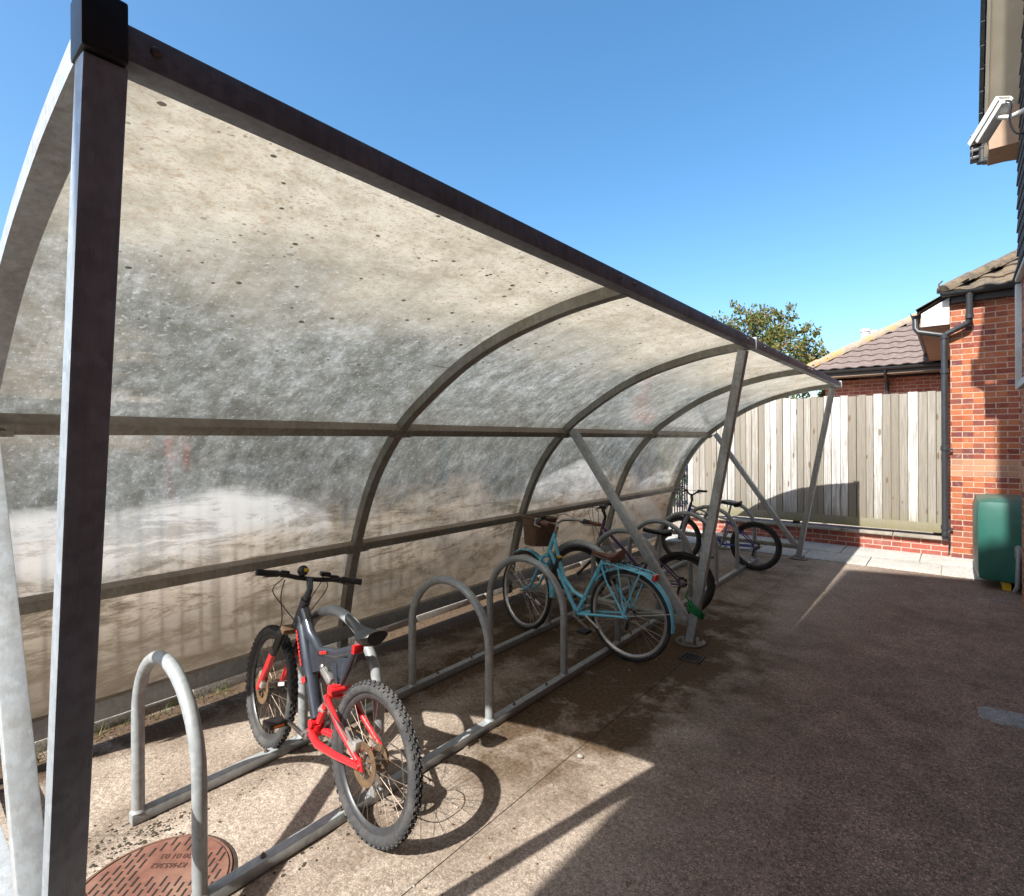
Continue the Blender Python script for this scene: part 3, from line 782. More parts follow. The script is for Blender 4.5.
# ---- red and grey full-suspension mountain bike
def red_bike():
    root = bike_root('mountain_bike', 'red and dark grey full suspension mountain bike with knobbly tyres leaning on a hoop', (-1.845, 1.285), (-2.835, 1.338), .105)
    r = .307; ax = V((0, 0, r)); HT, HB = V((.700, 0, .815)), V((.762, 0, .690)); FA = V((1.005, 0, r))
    S = steer_mat(HT, HB, radians(-3)); SB = steer_mat(HT, HB, radians(-17))
    make_wheel(root, Matrix.Translation(ax), r, .048, RIMBLK, RUBBER2, SPOKERUST, knob=58, nsp=32, hubw=.060, disc=True, reflector=-.35)
    make_wheel(root, S @ Matrix.Translation(FA), r, .048, RIMBLK, RUBBER2, SPOKERUST, knob=58, nsp=32, hubw=.060, disc=True, reflector=2.8)
    m = MB(); da, db = V((.735, 0, .735)), V((.478, 0, .318))
    m.path([da, da.lerp(db, .5)+V((-.004, 0, .004)), db], [.025, .033, .029], 16, flat=(1, 1.12))
    m.tube(HT+V((-.004, 0, .012)), HB-V((-.004, 0, .012)), .026, n=16)
    m.path([(.705, 0, .77), (.62, 0, .675), (.50, 0, .618), (.34, 0, .648), (.205, 0, .700)], [.028, .024, .020, .019, .021], 14, flat=(1, 1.2))
    m.path([(.198, 0, .722), (.245, 0, .62), (.290, 0, .535)], [.021, .019, .013], 12)
    m.prism([(.615, .66), (.50, .608), (.35, .635), (.25, .655), (.285, .545), (.36, .575), (.45, .545), (.56, .50)], .022, None, .003)
    m.prism([(.30, .525), (.345, .545), (.37, .60), (.33, .61)], .034, None, .003)
    fr = m.build('frame', GREYBL, root)
    m = MB()
    for (x, z, l, a) in ((.39, .608, .045, -.5), (.45, .585, .04, -.5), (.335, .605, .03, -.5), (.41, .575, .035, -.5)):
        for sd in (-1, 1): m.box((0, 0, 0), (l, .002, .015), Matrix.Translation((x, sd*.0118, z)) @ Rax(a, 'Y'), 0)
    m.build('slots', SLOT, fr)
    m = MB(); d = (db-da).normalized()
    for sd in (-1, 1):
        for k in range(9):
            c = da+d*(.075+k*.020); rad = .0345+.0006*k
            M = Matrix.Translation(c+V((0, sd*rad, 0))) @ Rax(-atan2(d.z, d.x), 'Y')
            m.box((0, 0, 0), (.0135, .0015, .013 if k % 3 else .010), M, 0)
            if k % 2: m.box((.008, 0, .002), (.010, .0015, .004), M, 0)
        M = Matrix.Translation(da+d*.31+V((0, sd*.0385, 0))) @ Rax(-atan2(d.z, d.x), 'Y'); m.box((0, 0, 0), (.026, .002, .036), M, 0)
        for k in range(4):
            M = Matrix.Translation((.46-.016*k, sd*.0255, .626+.005*k)) @ Rax(.25, 'Y'); m.box((0, 0, 0), (.011, .0015, .014), M, 0)
    m.build('lettering', REDLOGO, fr)
    m = MB(); bb = V((.482, 0, .252))
    m.path([(.455, 0, .31), (.405, 0, .405), (.345, 0, .495)], [.019, .016, .017], 12)
    m.tube(bb+V((0, -.038, 0)), bb+V((0, .038, 0)), .025, n=18)
    m.tube((.482, -.034, .295), (.482, .034, .295), .019, n=14)
    m.path([bb, (.475, 0, .29)], [.023, .021], 12)
    m.box((.345, 0, .488), (.05, .055, .045), None, .01)
    m.tube((.30, -.05, .50), (.30, .05, .50), .013, n=12)
    for sd in (-1, 1):
        m.path([(.385, sd*.016, .445), (.285, sd*.056, .455), (.18, sd*.062, .395), (.02, sd*.062, .320)], [.013, .0135, .013, .011], 12)
        m.path([(.465, sd*.028, .255), (.36, sd*.054, .255), (.19, sd*.062, .275), (.0, sd*.062, .302)], [.017, .017, .015, .013], 12)
        m.prism([(-.025, .292), (.03, .285), (.045, .332), (.0, .337)], .008, Matrix.Translation((0, sd*.062, 0)), .002)
    sw = m.build('swing_arm', RED, root)
    m = MB(); m.tube((.43, -.024, .375), (.43, .024, .375), .009, n=10); m.lathe([(.0215, -.006), (.0215, .006)], Matrix.Translation((.425, 0, .378)) @ Rax(radians(-32), 'Y'), 16)
    m.build('clamp', ALLOY, sw)
    m = MB(); a, b = V((.462, 0, .558)), V((.355, 0, .505)); d = (b-a); pts = []
    for k in range(73):
        f = k/72; an = f*9*2*pi; u = d.normalized(); n1 = V((0, 1, 0)); n2 = u.cross(n1)
        pts.append(a+d*(.14+.72*f)+(n1*cos(an)+n2*sin(an))*.023)
    m.path(pts, .0042, 6); m.tube(a, b, .010); m.ball(a, .018, 8); m.lathe([(.026, -.005), (.026, .005)], Matrix.Translation(b) @ Rax(pi/2+.5, 'Y'), 14)
    m.build('shock', STEEL, root)
    m = MB(); u = (HT-HB).normalized(); cr = HB-u*.032
    m.tube(HB, cr, .02, n=12)
    m.box((0, 0, 0), (.048, .145, .032), Matrix.Translation(cr) @ Rax(radians(-26), 'Y'), .012); m.xform(S)
    fk = m.build('fork', RUST, root); lo0 = FA+V((-.004, 0, .005))
    for sd in (-1, 1):
        t0 = cr+V((.012, sd*.060, -.005)); lo = lo0+V((0, sd*.060, 0)); t1 = t0.lerp(lo, .40)
        m = MB(); m.tube(t0, t1, .021, .019, n=14); m.xform(S); m.build('fork_boot', BLACK, fk)
        m = MB(); m.tube(t1, lo, .020, .0165, n=14); m.ball(lo, .017, 8)
        if sd == 1:
            q1 = t0.lerp(lo, .48); q2 = V((q1.x, -q1.y, q1.z)); m.path([q1, q1+V((.045, -.02, .035)), (q1+q2)/2+V((.06, 0, .05)), q2+V((.045, .02, .035)), q2], .009, 8)
        m.xform(S); m.build('fork_leg', RED, fk)
    m = MB(); m.box(lo0+V((-.025, .058, .06)), (.045, .026, .055), None, .008); m.box(lo0+V((-.035, .056, .02)), (.03, .03, .03), None, .006); m.xform(S); m.build('brake_caliper', ALLOY, fk)
    bz = .925
    m = MB(); top = HT+u*.03; bc = V((.715, 0, bz)); m.tube(HT, top, .019, n=12); m.path([top, top+u*.045, bc], [.017, .016, .018], 12); m.xform(SB); m.build('stem', GREYBL, root)
    m = MB(); m.path([(.69, .25, bz+.012), (.708, .15, bz+.012), (.72, .065, bz), (.722, 0, bz-.002), (.72, -.065, bz), (.708, -.15, bz+.012), (.69, -.25, bz+.012)], .012, 12); m.xform(SB); hb = m.build('handlebar', BLACK, root)
    for sd in (-1, 1):
        m = MB(); m.path([(.688, sd*.262, bz+.012), (.695, sd*.205, bz+.012), (.703, sd*.160, bz+.012)], [.0165, .0155, .0165], 12); m.xform(SB); m.build('grip', RUBBER, hb)
        m = MB(); m.box((.72, sd*.125, bz+.012), (.03, .045, .035), None, .008); m.path([(.737, sd*.12, bz+.008), (.775, sd*.15, bz-.01), (.765, sd*.215, bz-.02)], [.007, .006, .004], 8, flat=(1, .7)); m.xform(SB); m.build('brake_lever', BLACK, hb)
    m = MB(); m.box((.725, -.075, bz+.03), (.045, .05, .022), None, .004); m.xform(SB); m.build('cycle_computer', BLACK, hb)
    m = MB(); m.ball((.725, .04, bz+.036), .028, 8); m.xform(SB); m.build('bell', BLACK, hb)
    m = MB(); m.box((.700, .028, bz+.044), (.014, .024, .016), None, .003); m.xform(SB); m.build('tag', YELLOW, hb)
    cables(root, [[(.737, .11, bz+.008), (.82, .12, .86), (.80, .06, .77), (.72, .03, .71)], [(.737, -.11, bz+.008), (.83, -.15, .88), (.82, -.08, .77), (.71, -.03, .71)], [(.737, -.10, bz), (.80, -.17, .85), (.75, -.06, .75)], [(.737, .10, bz), (.85, .06, .82), (.86, .04, .66), (.97, .065, .42)]], .0027)
    m = MB(); m.tube((.212, 0, .695), (.175, 0, .765), .0135, n=12); m.box((.17, 0, .772), (.045, .03, .022), None, .005); m.build('seat_post', STEEL, root)
    m = MB(); saddle_mesh(m, (.150, 0, .806), .25, .140, radians(9), thick=.058); sd_ = m.build('saddle', BLACK, root)
    m = MB(); m.box((.155, .020, .722), (.022, .05, .038), None, .005); m.build('rear_light', REDREF, sd_)
    m = MB(); m.tube((.175, 0, .755), (.155, .015, .735), .006); m.build('bracket', STEEL, sd_)
    crank(root, bb, .078, RUST, STEEL, radians(8), pedal_mat=BLACK, wid=.056, refl=ORANGE, L=.155)
    chain_loop(root, bb, ax, .078, .042, -.045, RUST)
    m = MB(); m.lathe([(.018, -.032), (.055, -.032), (.052, -.038), (.046, -.044), (.036, -.05), (.018, -.054)], Matrix.Translation(ax) @ WY, 28); m.build('sprocket', RUST, root)
    m = MB(); m.bar((.01, -.062, .275), (.03, -.058, .195), .03, .016, (0, 1, 0), .004); m.bar((.03, -.058, .21), (.05, -.055, .145), .022, .012, (0, 1, 0), .003)
    for (x, z) in ((.03, .21), (.052, .145)): m.lathe([(.022, -.005), (.022, .005)], Matrix.Translation((x, -.052, z)) @ WY, 14)
    m.build('derailleur', ALLOY, root)
    m = MB(); m.box((.07, .056, .352), (.055, .03, .06), None, .008); m.box((.045, .054, .37), (.03, .035, .035), None, .006); m.build('brake_caliper', ALLOY, root)
    cables(root, [[(.42, .03, .50), (.30, .07, .46), (.15, .076, .41), (.07, .072, .38)], [(-.05, -.03, .39), (-.11, -.05, .37), (-.16, -.03, .33), (-.15, -.05, .20), (-.05, -.06, .15), (.04, -.06, .16)]], .0028, SPOKE)
    m = MB(); m.path([(.12, .064, .405), (.055, .068, .375)], .006, 8); m.build('brake_hose', STEEL, root)
    return root
red_bike()

# ---- sky blue town bike with basket
def blue_bike():
    root = bike_root('town_bike', 'sky blue step-through town bike with wicker basket, brown saddle and rear rack', (-1.838, 3.556), (-2.86, 3.585), .01)
    r = .333; ax = V((0, 0, r)); FA = V((1.01, 0, r)); HT, HB = V((.675, 0, .862)), V((.747, 0, .695)); BB = V((.462, 0, .255))
    S = steer_mat(HT, HB, radians(-13))
    make_wheel(root, Matrix.Translation(ax), r, .034, RIMSIL, RUBBER, SPOKE, nsp=36, hubw=.06, rw=.012)
    make_wheel(root, S @ Matrix.Translation(FA), r, .034, RIMSIL, RUBBER, SPOKE, nsp=36, hubw=.05, reflector=3.5, rw=.012)
    SL = V((.228, 0, .685))
    m = MB(); m.tube(HT, HB, .019, n=14)
    m.tube(V((.738, 0, .725)), BB, .0165, n=14)
    m.path([(.690, 0, .845), (.630, 0, .62), (.575, 0, .50), (.495, 0, .42), (.375, 0, .375)], .0145, 14)
    m.tube(BB, SL+V((-.008, 0, .022)), .0155, n=14)
    m.tube(BB+V((0, -.036, 0)), BB+V((0, .036, 0)), .021, n=14)
    for sd in (-1, 1):
        m.path([BB+V((-.02, sd*.02, 0)), (.36, sd*.045, .275), (0, sd*.062, r)], [.012, .012, .008], 10)
        m.path([SL+V((0, sd*.018, -.01)), (.16, sd*.045, .555), (0, sd*.062, r)], [.0095, .009, .008], 10)
        m.prism([(-.02, r-.012), (.02, r-.012), (.02, r+.015), (-.02, r+.015)], .005, Matrix.Translation((0, sd*.062, 0)), .001)
    fr = m.build('frame', SKYBLUE, root)
    m = MB(); M = Matrix.Translation((.650, 0, .615)) @ Rax(radians(-17), 'Y'); m.box((0, 0, -.0), (.035, .042, .12), M, .008); lk = m.build('lock', BLACK, root)
    m = MB(); m.box((0, 0, .063), (.037, .044, .012), M, .003); m.build('lock_band', YELLOW, lk)
    # fork with curved blades
    m = MB(); u = (HT-HB).normalized(); m.tube(HB, HB-u*.04, .017, n=12); c = HB-u*.045
    m.path([c+V((0, -.05, 0)), c+V((0, 0, .012)), c+V((0, .05, 0))], .014, 10)
    for sd in (-1, 1): m.path([c+V((0, sd*.048, .004)), c-u*.16+V((.004, sd*.05, 0)), c-u*.27+V((.018, sd*.051, 0)), FA+V((0, sd*.052, 0))], [.013, .012, .010, .007], 10)
    m.xform(S); m.build('fork', SKYBLUE, root)
    m = MB(); arc_guard(m, FA, r+.022, radians(62), radians(178), .052); m.xform(S); mg = m.build('mudguard', SKYBLUE, root)
    m = MB()
    for sd in (-1, 1): m.tube(FA+V((0, sd*.055, 0)), FA+V(((r+.02)*cos(radians(172)), sd*.024, (r+.02)*sin(radians(172)))), .0022, n=5)
    m.xform(S); m.build('stay', STEEL, mg)
    m = MB(); arc_guard(m, ax, r+.024, radians(38), radians(196-8), .056); arc_guard(m, ax, r+.024, radians(-8+176), radians(-8+176.5), .056)
    m.build('mudguard', SKYBLUE, root).rotation_euler = (0, 0, 0)
    # stem and swept bar
    m = MB(); st = HT+u*.055; m.tube(HT, st, .013, n=12); m.path([st, st+u*.02+V((.02, 0, .008)), st+V((.055, 0, .02))], .014, 10); m.xform(S); m.build('stem', STEEL, root)
    bc = st+V((.055, 0, .022)); m = MB(); b2 = []
    for sd in (1, -1):
        pt = [bc+V((0, sd*.03, 0)), bc+V((.02, sd*.12, .03)), bc+V((-.04, sd*.225, .040)), bc+V((-.15, sd*.265, .03)), bc+V((-.23, sd*.275, .025))]
        b2 = pt[::-1]+b2 if sd == 1 else b2+pt
    m.path(b2, .011, 12); m.xform(S); hb = m.build('handlebar', STEEL, root)
    for sd in (-1, 1):
        m = MB(); m.tube(bc+V((-.16, sd*.266, .029)), bc+V((-.265, sd*.278, .022)), .0155, n=12); m.xform(S); m.build('grip', BROWNLE, hb)
        m = MB(); m.tube(bc+V((-.10, sd*.252, .035)), bc+V((-.155, sd*.265, .03)), .019, n=12); m.xform(S); m.build('gear_shifter', BLACK, hb)
        m = MB(); m.path([bc+V((-.06, sd*.24, .03)), bc+V((-.09, sd*.275, .005)), bc+V((-.2, sd*.305, -.002))], [.007, .005, .004], 8); m.xform(S); m.build('brake_lever', STEEL, hb)
    m = MB(); m.ball(bc+V((.012, .10, .055)), .027, 9, (1, 1, .8)); m.xform(S); m.build('bell', BLACK, hb)
    cables(root, [[bc+V((-.06, .24, .03)), bc+V((.14, .2, .06)), bc+V((.15, .06, -.02)), HB+V((.04, .01, 0))], [bc+V((-.06, -.24, .03)), bc+V((.12, -.2, .07)), bc+V((.12, -.04, -.03)), HT+V((.02, 0, -.05))]], .0026, M=S)
    # basket: woven oval, open at the top
    m = MB(); bo = V((.885, 0, .735)); rowsn = 15; nn = 44; rings = []
    for j in range(rowsn*2+1):
        f = j/(rowsn*2); ring = []
        for k in range(nn):
            a = 2*pi*k/nn; wv = .006*sin(pi*j/1.0+0)*1 + .0055*(1 if (k+(j//2)) % 2 else -1)*(1 if j % 2 else .2)
            sx = .090+.030*f; sy = .115+.035*f
            ca, sa = cos(a), sin(a)
            e = (abs(ca)**4+abs(sa)**4)**(-.25)*.9
            ring.append(m.bm.verts.new(bo+V(((sx+wv)*ca*e, (sy+wv)*sa*e, f*.235))))
        rings.append(ring)
    for A, B in zip(rings, rings[1:]):
        for k in range(nn): m.face([A[k], A[(k+1) % nn], B[(k+1) % nn], B[k]])
    m.face(rings[0][::-1])
    m.path([bo+V(((.122)*cos(2*pi*k/40)*(abs(cos(2*pi*k/40))**4+abs(sin(2*pi*k/40))**4)**(-.25)*.9, .152*sin(2*pi*k/40)*(abs(cos(2*pi*k/40))**4+abs(sin(2*pi*k/40))**4)**(-.25)*.9, .237)) for k in range(40)], .011, 7, closed=True)
    m.xform(S); bk = m.build('basket', WICKER, root)
    # saddle, post
    m = MB(); m.tube(SL, SL+V((-.018, 0, .045)), .0125, n=12); m.build('seat_post', STEEL, root)
    m = MB(); saddle_mesh(m, (.165, 0, .764), .255, .165, radians(-3), thick=.07); sd_ = m.build('saddle', BROWNLE, root)
    m = MB()
    for sd in (-1, 1): m.path([(.12, sd*.045, .735), (.22, sd*.025, .728), (.30, sd*.015, .742)], .0035, 6)
    for sd in (-1, 1):
        pts = [(.125+.014*cos(a*2*pi/8), sd*.05+.014*sin(a*2*pi/8), .735-.035*a/40) for a in range(40)]; m.path(pts, .003, 5)
    m.build('saddle_spring', STEEL, sd_)
    # luggage rack
    m = MB(); zt = .700
    for sd in (-1, 1):
        m.path([(.235, sd*.03, .66), (.19, sd*.045, .695), (.10, sd*.06, zt), (-.15, sd*.06, zt-.035), (-.20, sd*.035, zt-.042)], .0055, 8)
        m.path([(.06, sd*.06, zt), (.015, sd*.066, .42), (0, sd*.066, .385)], .0055, 8)
        m.path([(-.12, sd*.06, zt-.03), (-.02, sd*.066, .43), (0, sd*.066, .385)], .0055, 8)
        m.box((.0, sd*.066, .385), (.022, .007, .045), None, .003)
    m.tube((-.20, -.037, zt-.042), (-.20, .037, zt-.042), .0055, n=8)
    for x in (.08, 0, -.08): m.tube((x, -.06, zt-.012+x*.1), (x, .06, zt-.012+x*.1), .0045, n=8)
    m.tube((.10, 0, zt), (-.19, 0, zt-.04), .0045, n=8)
    lr = m.build('luggage_rack', SKYBLUE, root)
    m = MB(); m.box((-.212, 0, zt-.055), (.03, .065, .045), None, .006); m.build('rear_light', REDREF, lr)
    m = MB()
    for k in range(5):
        yy = .03*(-1)**k; m.path([(.12-.045*k, yy, zt+.012), (.09-.045*k, -yy, zt+.02), (.075-.045*k, yy*.5, zt+.012)], .005, 6)
    m.build('bungee_cord', BLACK, lr)
    m = MB()
    for sd in (-1, 1): m.tube((0, sd*.06, r+.005), V(((r+.02)*cos(radians(192)-pi*2+0), 0, 0))*0+V((-(r+.02)*cos(radians(14)), sd*.026, r+(r+.02)*sin(radians(14)))), .0028, n=5)
    m.build('mudguard_stay', ALLOY, root)
    crank(root, BB, .075, STEEL, STEEL, radians(-152), pedal_mat=BLACK, wid=.052)
    chain_loop(root, BB, ax, .075, .038, -.045, RUST)
    m = MB(); m.tube((.34, .055, .27), (.20, .10, .215), .008, n=8); m.build('kickstand', ALLOY, root)
    m = MB(); m.lathe([(.015, -.03), (.042, -.03), (.036, -.045), (.015, -.05)], Matrix.Translation(ax) @ WY, 24); m.bar((.02, -.055, .31), (.05, -.05, .20), .022, .012, (0, 1, 0), .003); m.build('derailleur', BLACK, root)
    m = MB()
    for sd in (-1, 1): m.bar((.155, sd*.05, .60), (.135, sd*.03, .53), .022, .018, (0, 1, 0), .004)
    m.build('brake_caliper', BLACK, root)
blue_bike()

# ---- two smaller bikes behind
def plain_bike(name, label, rc, fc, lean, steer, r, tubes, HT, HB, BB, saddle, barc, barw, fork_mat, knob, tyre_w=.046, rim=RIMBLK, refl=None, stay_mat=None):
    root = bike_root(name, label, rc, fc, lean)
    wb = (V((*fc, 0))-V((*rc, 0))).length; ax = V((0, 0, r)); FA = V((wb, 0, r)); HT, HB, BB = V(HT), V(HB), V(BB)
    S = steer_mat(HT, HB, radians(steer))
    make_wheel(root, Matrix.Translation(ax), r, tyre_w, rim, RUBBER, SPOKE, knob=knob, nsp=28, hubw=.06)
    make_wheel(root, S @ Matrix.Translation(FA), r, tyre_w, rim, RUBBER, SPOKE, knob=knob, nsp=28, hubw=.05)
    by = {}
    for pts, rad, mt in tubes: by.setdefault(mt.name, (mt, MB()))[1].path([V(p) for p in pts], rad, 12)
    mt0 = stay_mat
    mb = by.setdefault(mt0.name, (mt0, MB()))[1]
    mb.tube(HT, HB, .019, n=12); mb.tube(BB+V((0, -.034, 0)), BB+V((0, .034, 0)), .021, n=12)
    for sd in (-1, 1):
        mb.path([BB+V((-.02, sd*.02, 0)), (r*.9, sd*.05, BB.z+.01), (0, sd*.062, r)], [.010, .010, .008], 8)
        mb.path([(saddle[0]+.06, sd*.02, saddle[2]-.25), (.16, sd*.05, r+.16), (0, sd*.062, r)], [.009, .009, .007], 8)
    fr = None
    for nme, (mt, b) in by.items():
        o = b.build('frame' if fr is None else 'frame_tube', mt, root if fr is None else fr); fr = fr or o
    u = (HT-HB).normalized(); c = HB-u*.03
    m = MB(); m.path([c+V((0, -.058, 0)), c+V((0, 0, .012)), c+V((0, .058, 0))], .016, 10)
    for sd in (-1, 1): m.path([c+V((0, sd*.056, 0)), c-u*.2+V((.01, sd*.057, 0)), FA+V((0, sd*.056, 0))], [.016, .016, .010], 10)
    m.xform(S); m.build('fork', fork_mat, root)
    bc = V(barc); m = MB(); m.path([HT, HT+u*.04, bc], [.014, .014, .016], 10); m.xform(S); m.build('stem', BLACK, root)
    m = MB(); m.path([bc+V((-.06, barw/2, .05)), bc+V((-.02, barw*.28, .045)), bc+V((0, .05, 0)), bc+V((0, -.05, 0)), bc+V((-.02, -barw*.28, .045)), bc+V((-.06, -barw/2, .05))], .0115, 10); m.xform(S); hb = m.build('handlebar', BLACK, root)
    for sd in (-1, 1):
        m = MB(); m.tube(bc+V((-.063, sd*(barw/2+.004), .05)), bc+V((-.038, sd*(barw/2-.10), .048)), .016, n=10); m.xform(S); m.build('grip', RUBBER, hb)
        m = MB(); m.box(bc+V((-.015, sd*.17, .05)), (.035, .05, .035), None, .008); m.path([bc+V((0, sd*.16, .045)), bc+V((.035, sd*.19, .025)), bc+V((.0, sd*.26, .02))], [.008, .006, .005], 8); m.xform(S); m.build('brake_lever', BLACK, hb)
    cables(root, [[bc+V((0, .16, .045)), bc+V((.12, .14, .02)), bc+V((.11, .03, -.13)), c+V((.05, 0, -.02))], [bc+V((0, -.16, .045)), bc+V((.13, -.13, .04)), bc+V((.10, -.03, -.14)), HB], [bc+V((0, -.14, .045)), bc+V((.09, -.2, -.02)), bc+V((.05, -.03, -.16))]], .0028, M=S)
    sp = V(saddle); m = MB(); m.tube((sp.x+.055, 0, sp.z-.22), (sp.x+.01, 0, sp.z-.03), .013, n=12); m.build('seat_post', STEEL, root)
    m = MB(); saddle_mesh(m, sp, .27, .15, radians(4), thick=.062); m.build('saddle', BLACK, root)
    crank(root, BB, .075, STEEL, STEEL, radians(-65), pedal_mat=BLACK, wid=.055, refl=refl)
    chain_loop(root, BB, ax, .075, .045, -.045, RUST)
    m = MB(); m.lathe([(.015, -.03), (.05, -.03), (.038, -.046), (.015, -.05)], Matrix.Translation(ax) @ WY, 22); m.bar((.02, -.055, r-.03), (.05, -.05, r-.14), .024, .014, (0, 1, 0), .003); m.build('derailleur', BLACK, root)
    return root
plain_bike('purple_bike', 'purple and silver bike with black saddle, behind the blue town bike', (-1.945, 4.82), (-2.90, 4.54), .03, 2, .287,
    [([(.735, 0, .75), (.56, 0, .58), (.40, 0, .40), (.36, 0, .36)], .0165, PURPLE), ([(.755, 0, .74), (.62, 0, .50), (.45, 0, .29)], .021, SILVERP), ([(.255, 0, .58), (.36, 0, .36), (.40, 0, .28)], .016, PURPLE)],
    (.735, 0, .83), (.775, 0, .67), (.42, 0, .265), (.20, 0, .765), (.745, 0, .93), .50, BLACK, 44, stay_mat=PURPLE)
plain_bike('blue_bike', 'royal blue bike with silver seat tube, parked in front of the timber fence', (-1.89, 7.02), (-2.83, 6.97), .03, -12, .297,
    [([(.80, 0, .70), (.62, 0, .52), (.42, 0, .30)], .019, ROYAL), ([(.79, 0, .745), (.60, 0, .67), (.345, 0, .60)], .015, SILVERP), ([(.31, 0, .665), (.40, 0, .30)], .0155, SILVERP)],
    (.80, 0, .78), (.845, 0, .63), (.42, 0, .275), (.28, 0, .825), (.80, 0, .895), .56, ROYAL, 44, stay_mat=ROYAL, refl=ORANGE)

# green rope wound round the middle post
m = MB(); rr_ = random.Random(5)
for k in range(4):
    z0 = .235+.016*k; pts = []
    for a in range(28):
        t = 2*pi*a/28; q_ = max(abs(cos(t)), abs(sin(t))); rr0 = .047/q_*.86+.006+.007*rr_.random()
        pts.append((PT(z0)+rr0*cos(t), BY[2]+rr0*sin(t), z0+(.034+.006*k)*cos(t+2.5)+.006*rr_.random()))
    m.path(pts, .0075, 6, closed=True)
m.path([(PT(.33)-.055, BY[2]-.035, .34), (PT(.33)-.075, BY[2]-.05, .38), (PT(.33)-.06, BY[2]-.045, .43)], [.008, .007, .005], 6)
tag(m.build('rope', GREENROPE), 'green rope wound round the foot of the middle shelter post', 'rope')

# ------------------------------------------------------------------ ground furniture
# round inspection cover with a slotted pattern
mc = V((-2.235, .64, 0)); rc = .26
m = MB(); m.lathe([(.001, .012), (rc-.012, .012), (rc-.011, .007), (rc-.006, .007), (rc-.005, .0125), (rc, .012), (rc+.004, .0)], Matrix.Translation(mc), 64, cap=False)
cover = m.build('manhole_cover', CLAY); tag(cover, 'round red-brown plastic inspection cover with slotted pattern in the concrete', 'manhole cover')
m = MB(); ang = radians(41)
for i in range(-9, 10):
    for j in range(-4, 5):
        px, py = i*.026, j*.056+(.028 if i % 2 else 0)
        if px*px+py*py > (rc-.026)**2 or (-.10 < px < .12 and .055 < py < .175): continue
        M = Matrix.Translation(mc+V((0, 0, .0128))) @ Rax(ang, 'Z'); m.box((px, py, 0), (.0068, .043, .0016), M)
o = m.build('slots', SLOT, cover)
m = MB(); m.lathe([(rc+.002, .002), (rc+.006, .006), (rc+.016, .003), (rc+.020, 0)], Matrix.Translation(mc), 64, cap=False); m.lathe([(rc-.0115, .0078), (rc-.0055, .0078)], Matrix.Translation(mc), 64, cap=False); m.build('rim_dirt', RIMDIRT, cover)
def text(body, size, M, mat, parent, name='lettering', ext=.0008):
    cu = bpy.data.curves.new(name, 'FONT'); cu.body = body; cu.size = size; cu.extrude = ext; cu.align_x = 'CENTER'
    ob = bpy.data.objects.new(name, cu); COL.objects.link(ob)
    dg = bpy.context.evaluated_depsgraph_get(); me = bpy.data.meshes.new_from_object(ob.evaluated_get(dg)); bpy.data.objects.remove(ob)
    me.materials.clear(); me.materials.append(mat)
    ob = bpy.data.objects.new(name, me); COL.objects.link(ob); ob.matrix_world = M
    if parent: ob.parent = parent
    return ob
for body, dd in (('20 01 03', .012), ('KM65362', -.034)):
    text(body, .034, Matrix.Translation(mc+V((-.075-.77*0, .088, .0135))+V((-.64, .77, 0))*(.03+dd)) @ Rax(radians(221), 'Z'), CLAYD, cover)
# gully grate by the middle post
g = MB(); gc = V((-1.492, 3.88, 0))
for sx in (-1, 1): g.box(gc+V((sx*.068, 0, .004)), (.014, .15, .014), None, .002)
for sy in (-1, 1): g.box(gc+V((0, sy*.068, .004)), (.122, .014, .014), None, .002)
for k in range(5): g.box(gc+V((-.044+.022*k, 0, .003)), (.009, .122, .010))
gr = g.build('drain_grate', paint('dark_iron', (.05, .047, .045), .7, .2, .3, 40)); tag(gr, 'small square dark drain grate beside the middle post foot', 'drain grate')
m = MB(); m.box(gc+V((0, 0, -.0005)), (.135, .135, .003)); m.build('gully', SLOT, gr)
# rounded grey cover set in the tarmac
m = MB(); poly = []
for k in range(24):
    a = 2*pi*k/24; ca, sa = cos(a), sin(a); poly.append((.36*(abs(ca)**.25)*(1 if ca > 0 else -1), .105*(abs(sa)**.45)*(1 if sa > 0 else -1)))
vs = [m.bm.verts.new((.475+x, 4.215+y+.06*x, z)) for z in (-.002, .008) for x, y in poly]
m.face(vs[24:])
for k in range(24): m.face([vs[k], vs[(k+1) % 24], vs[24+(k+1) % 24], vs[24+k]])
tag(m.build('ground_cover', STONE), 'long rounded grey concrete cover set flush in the tarmac', 'access cover')

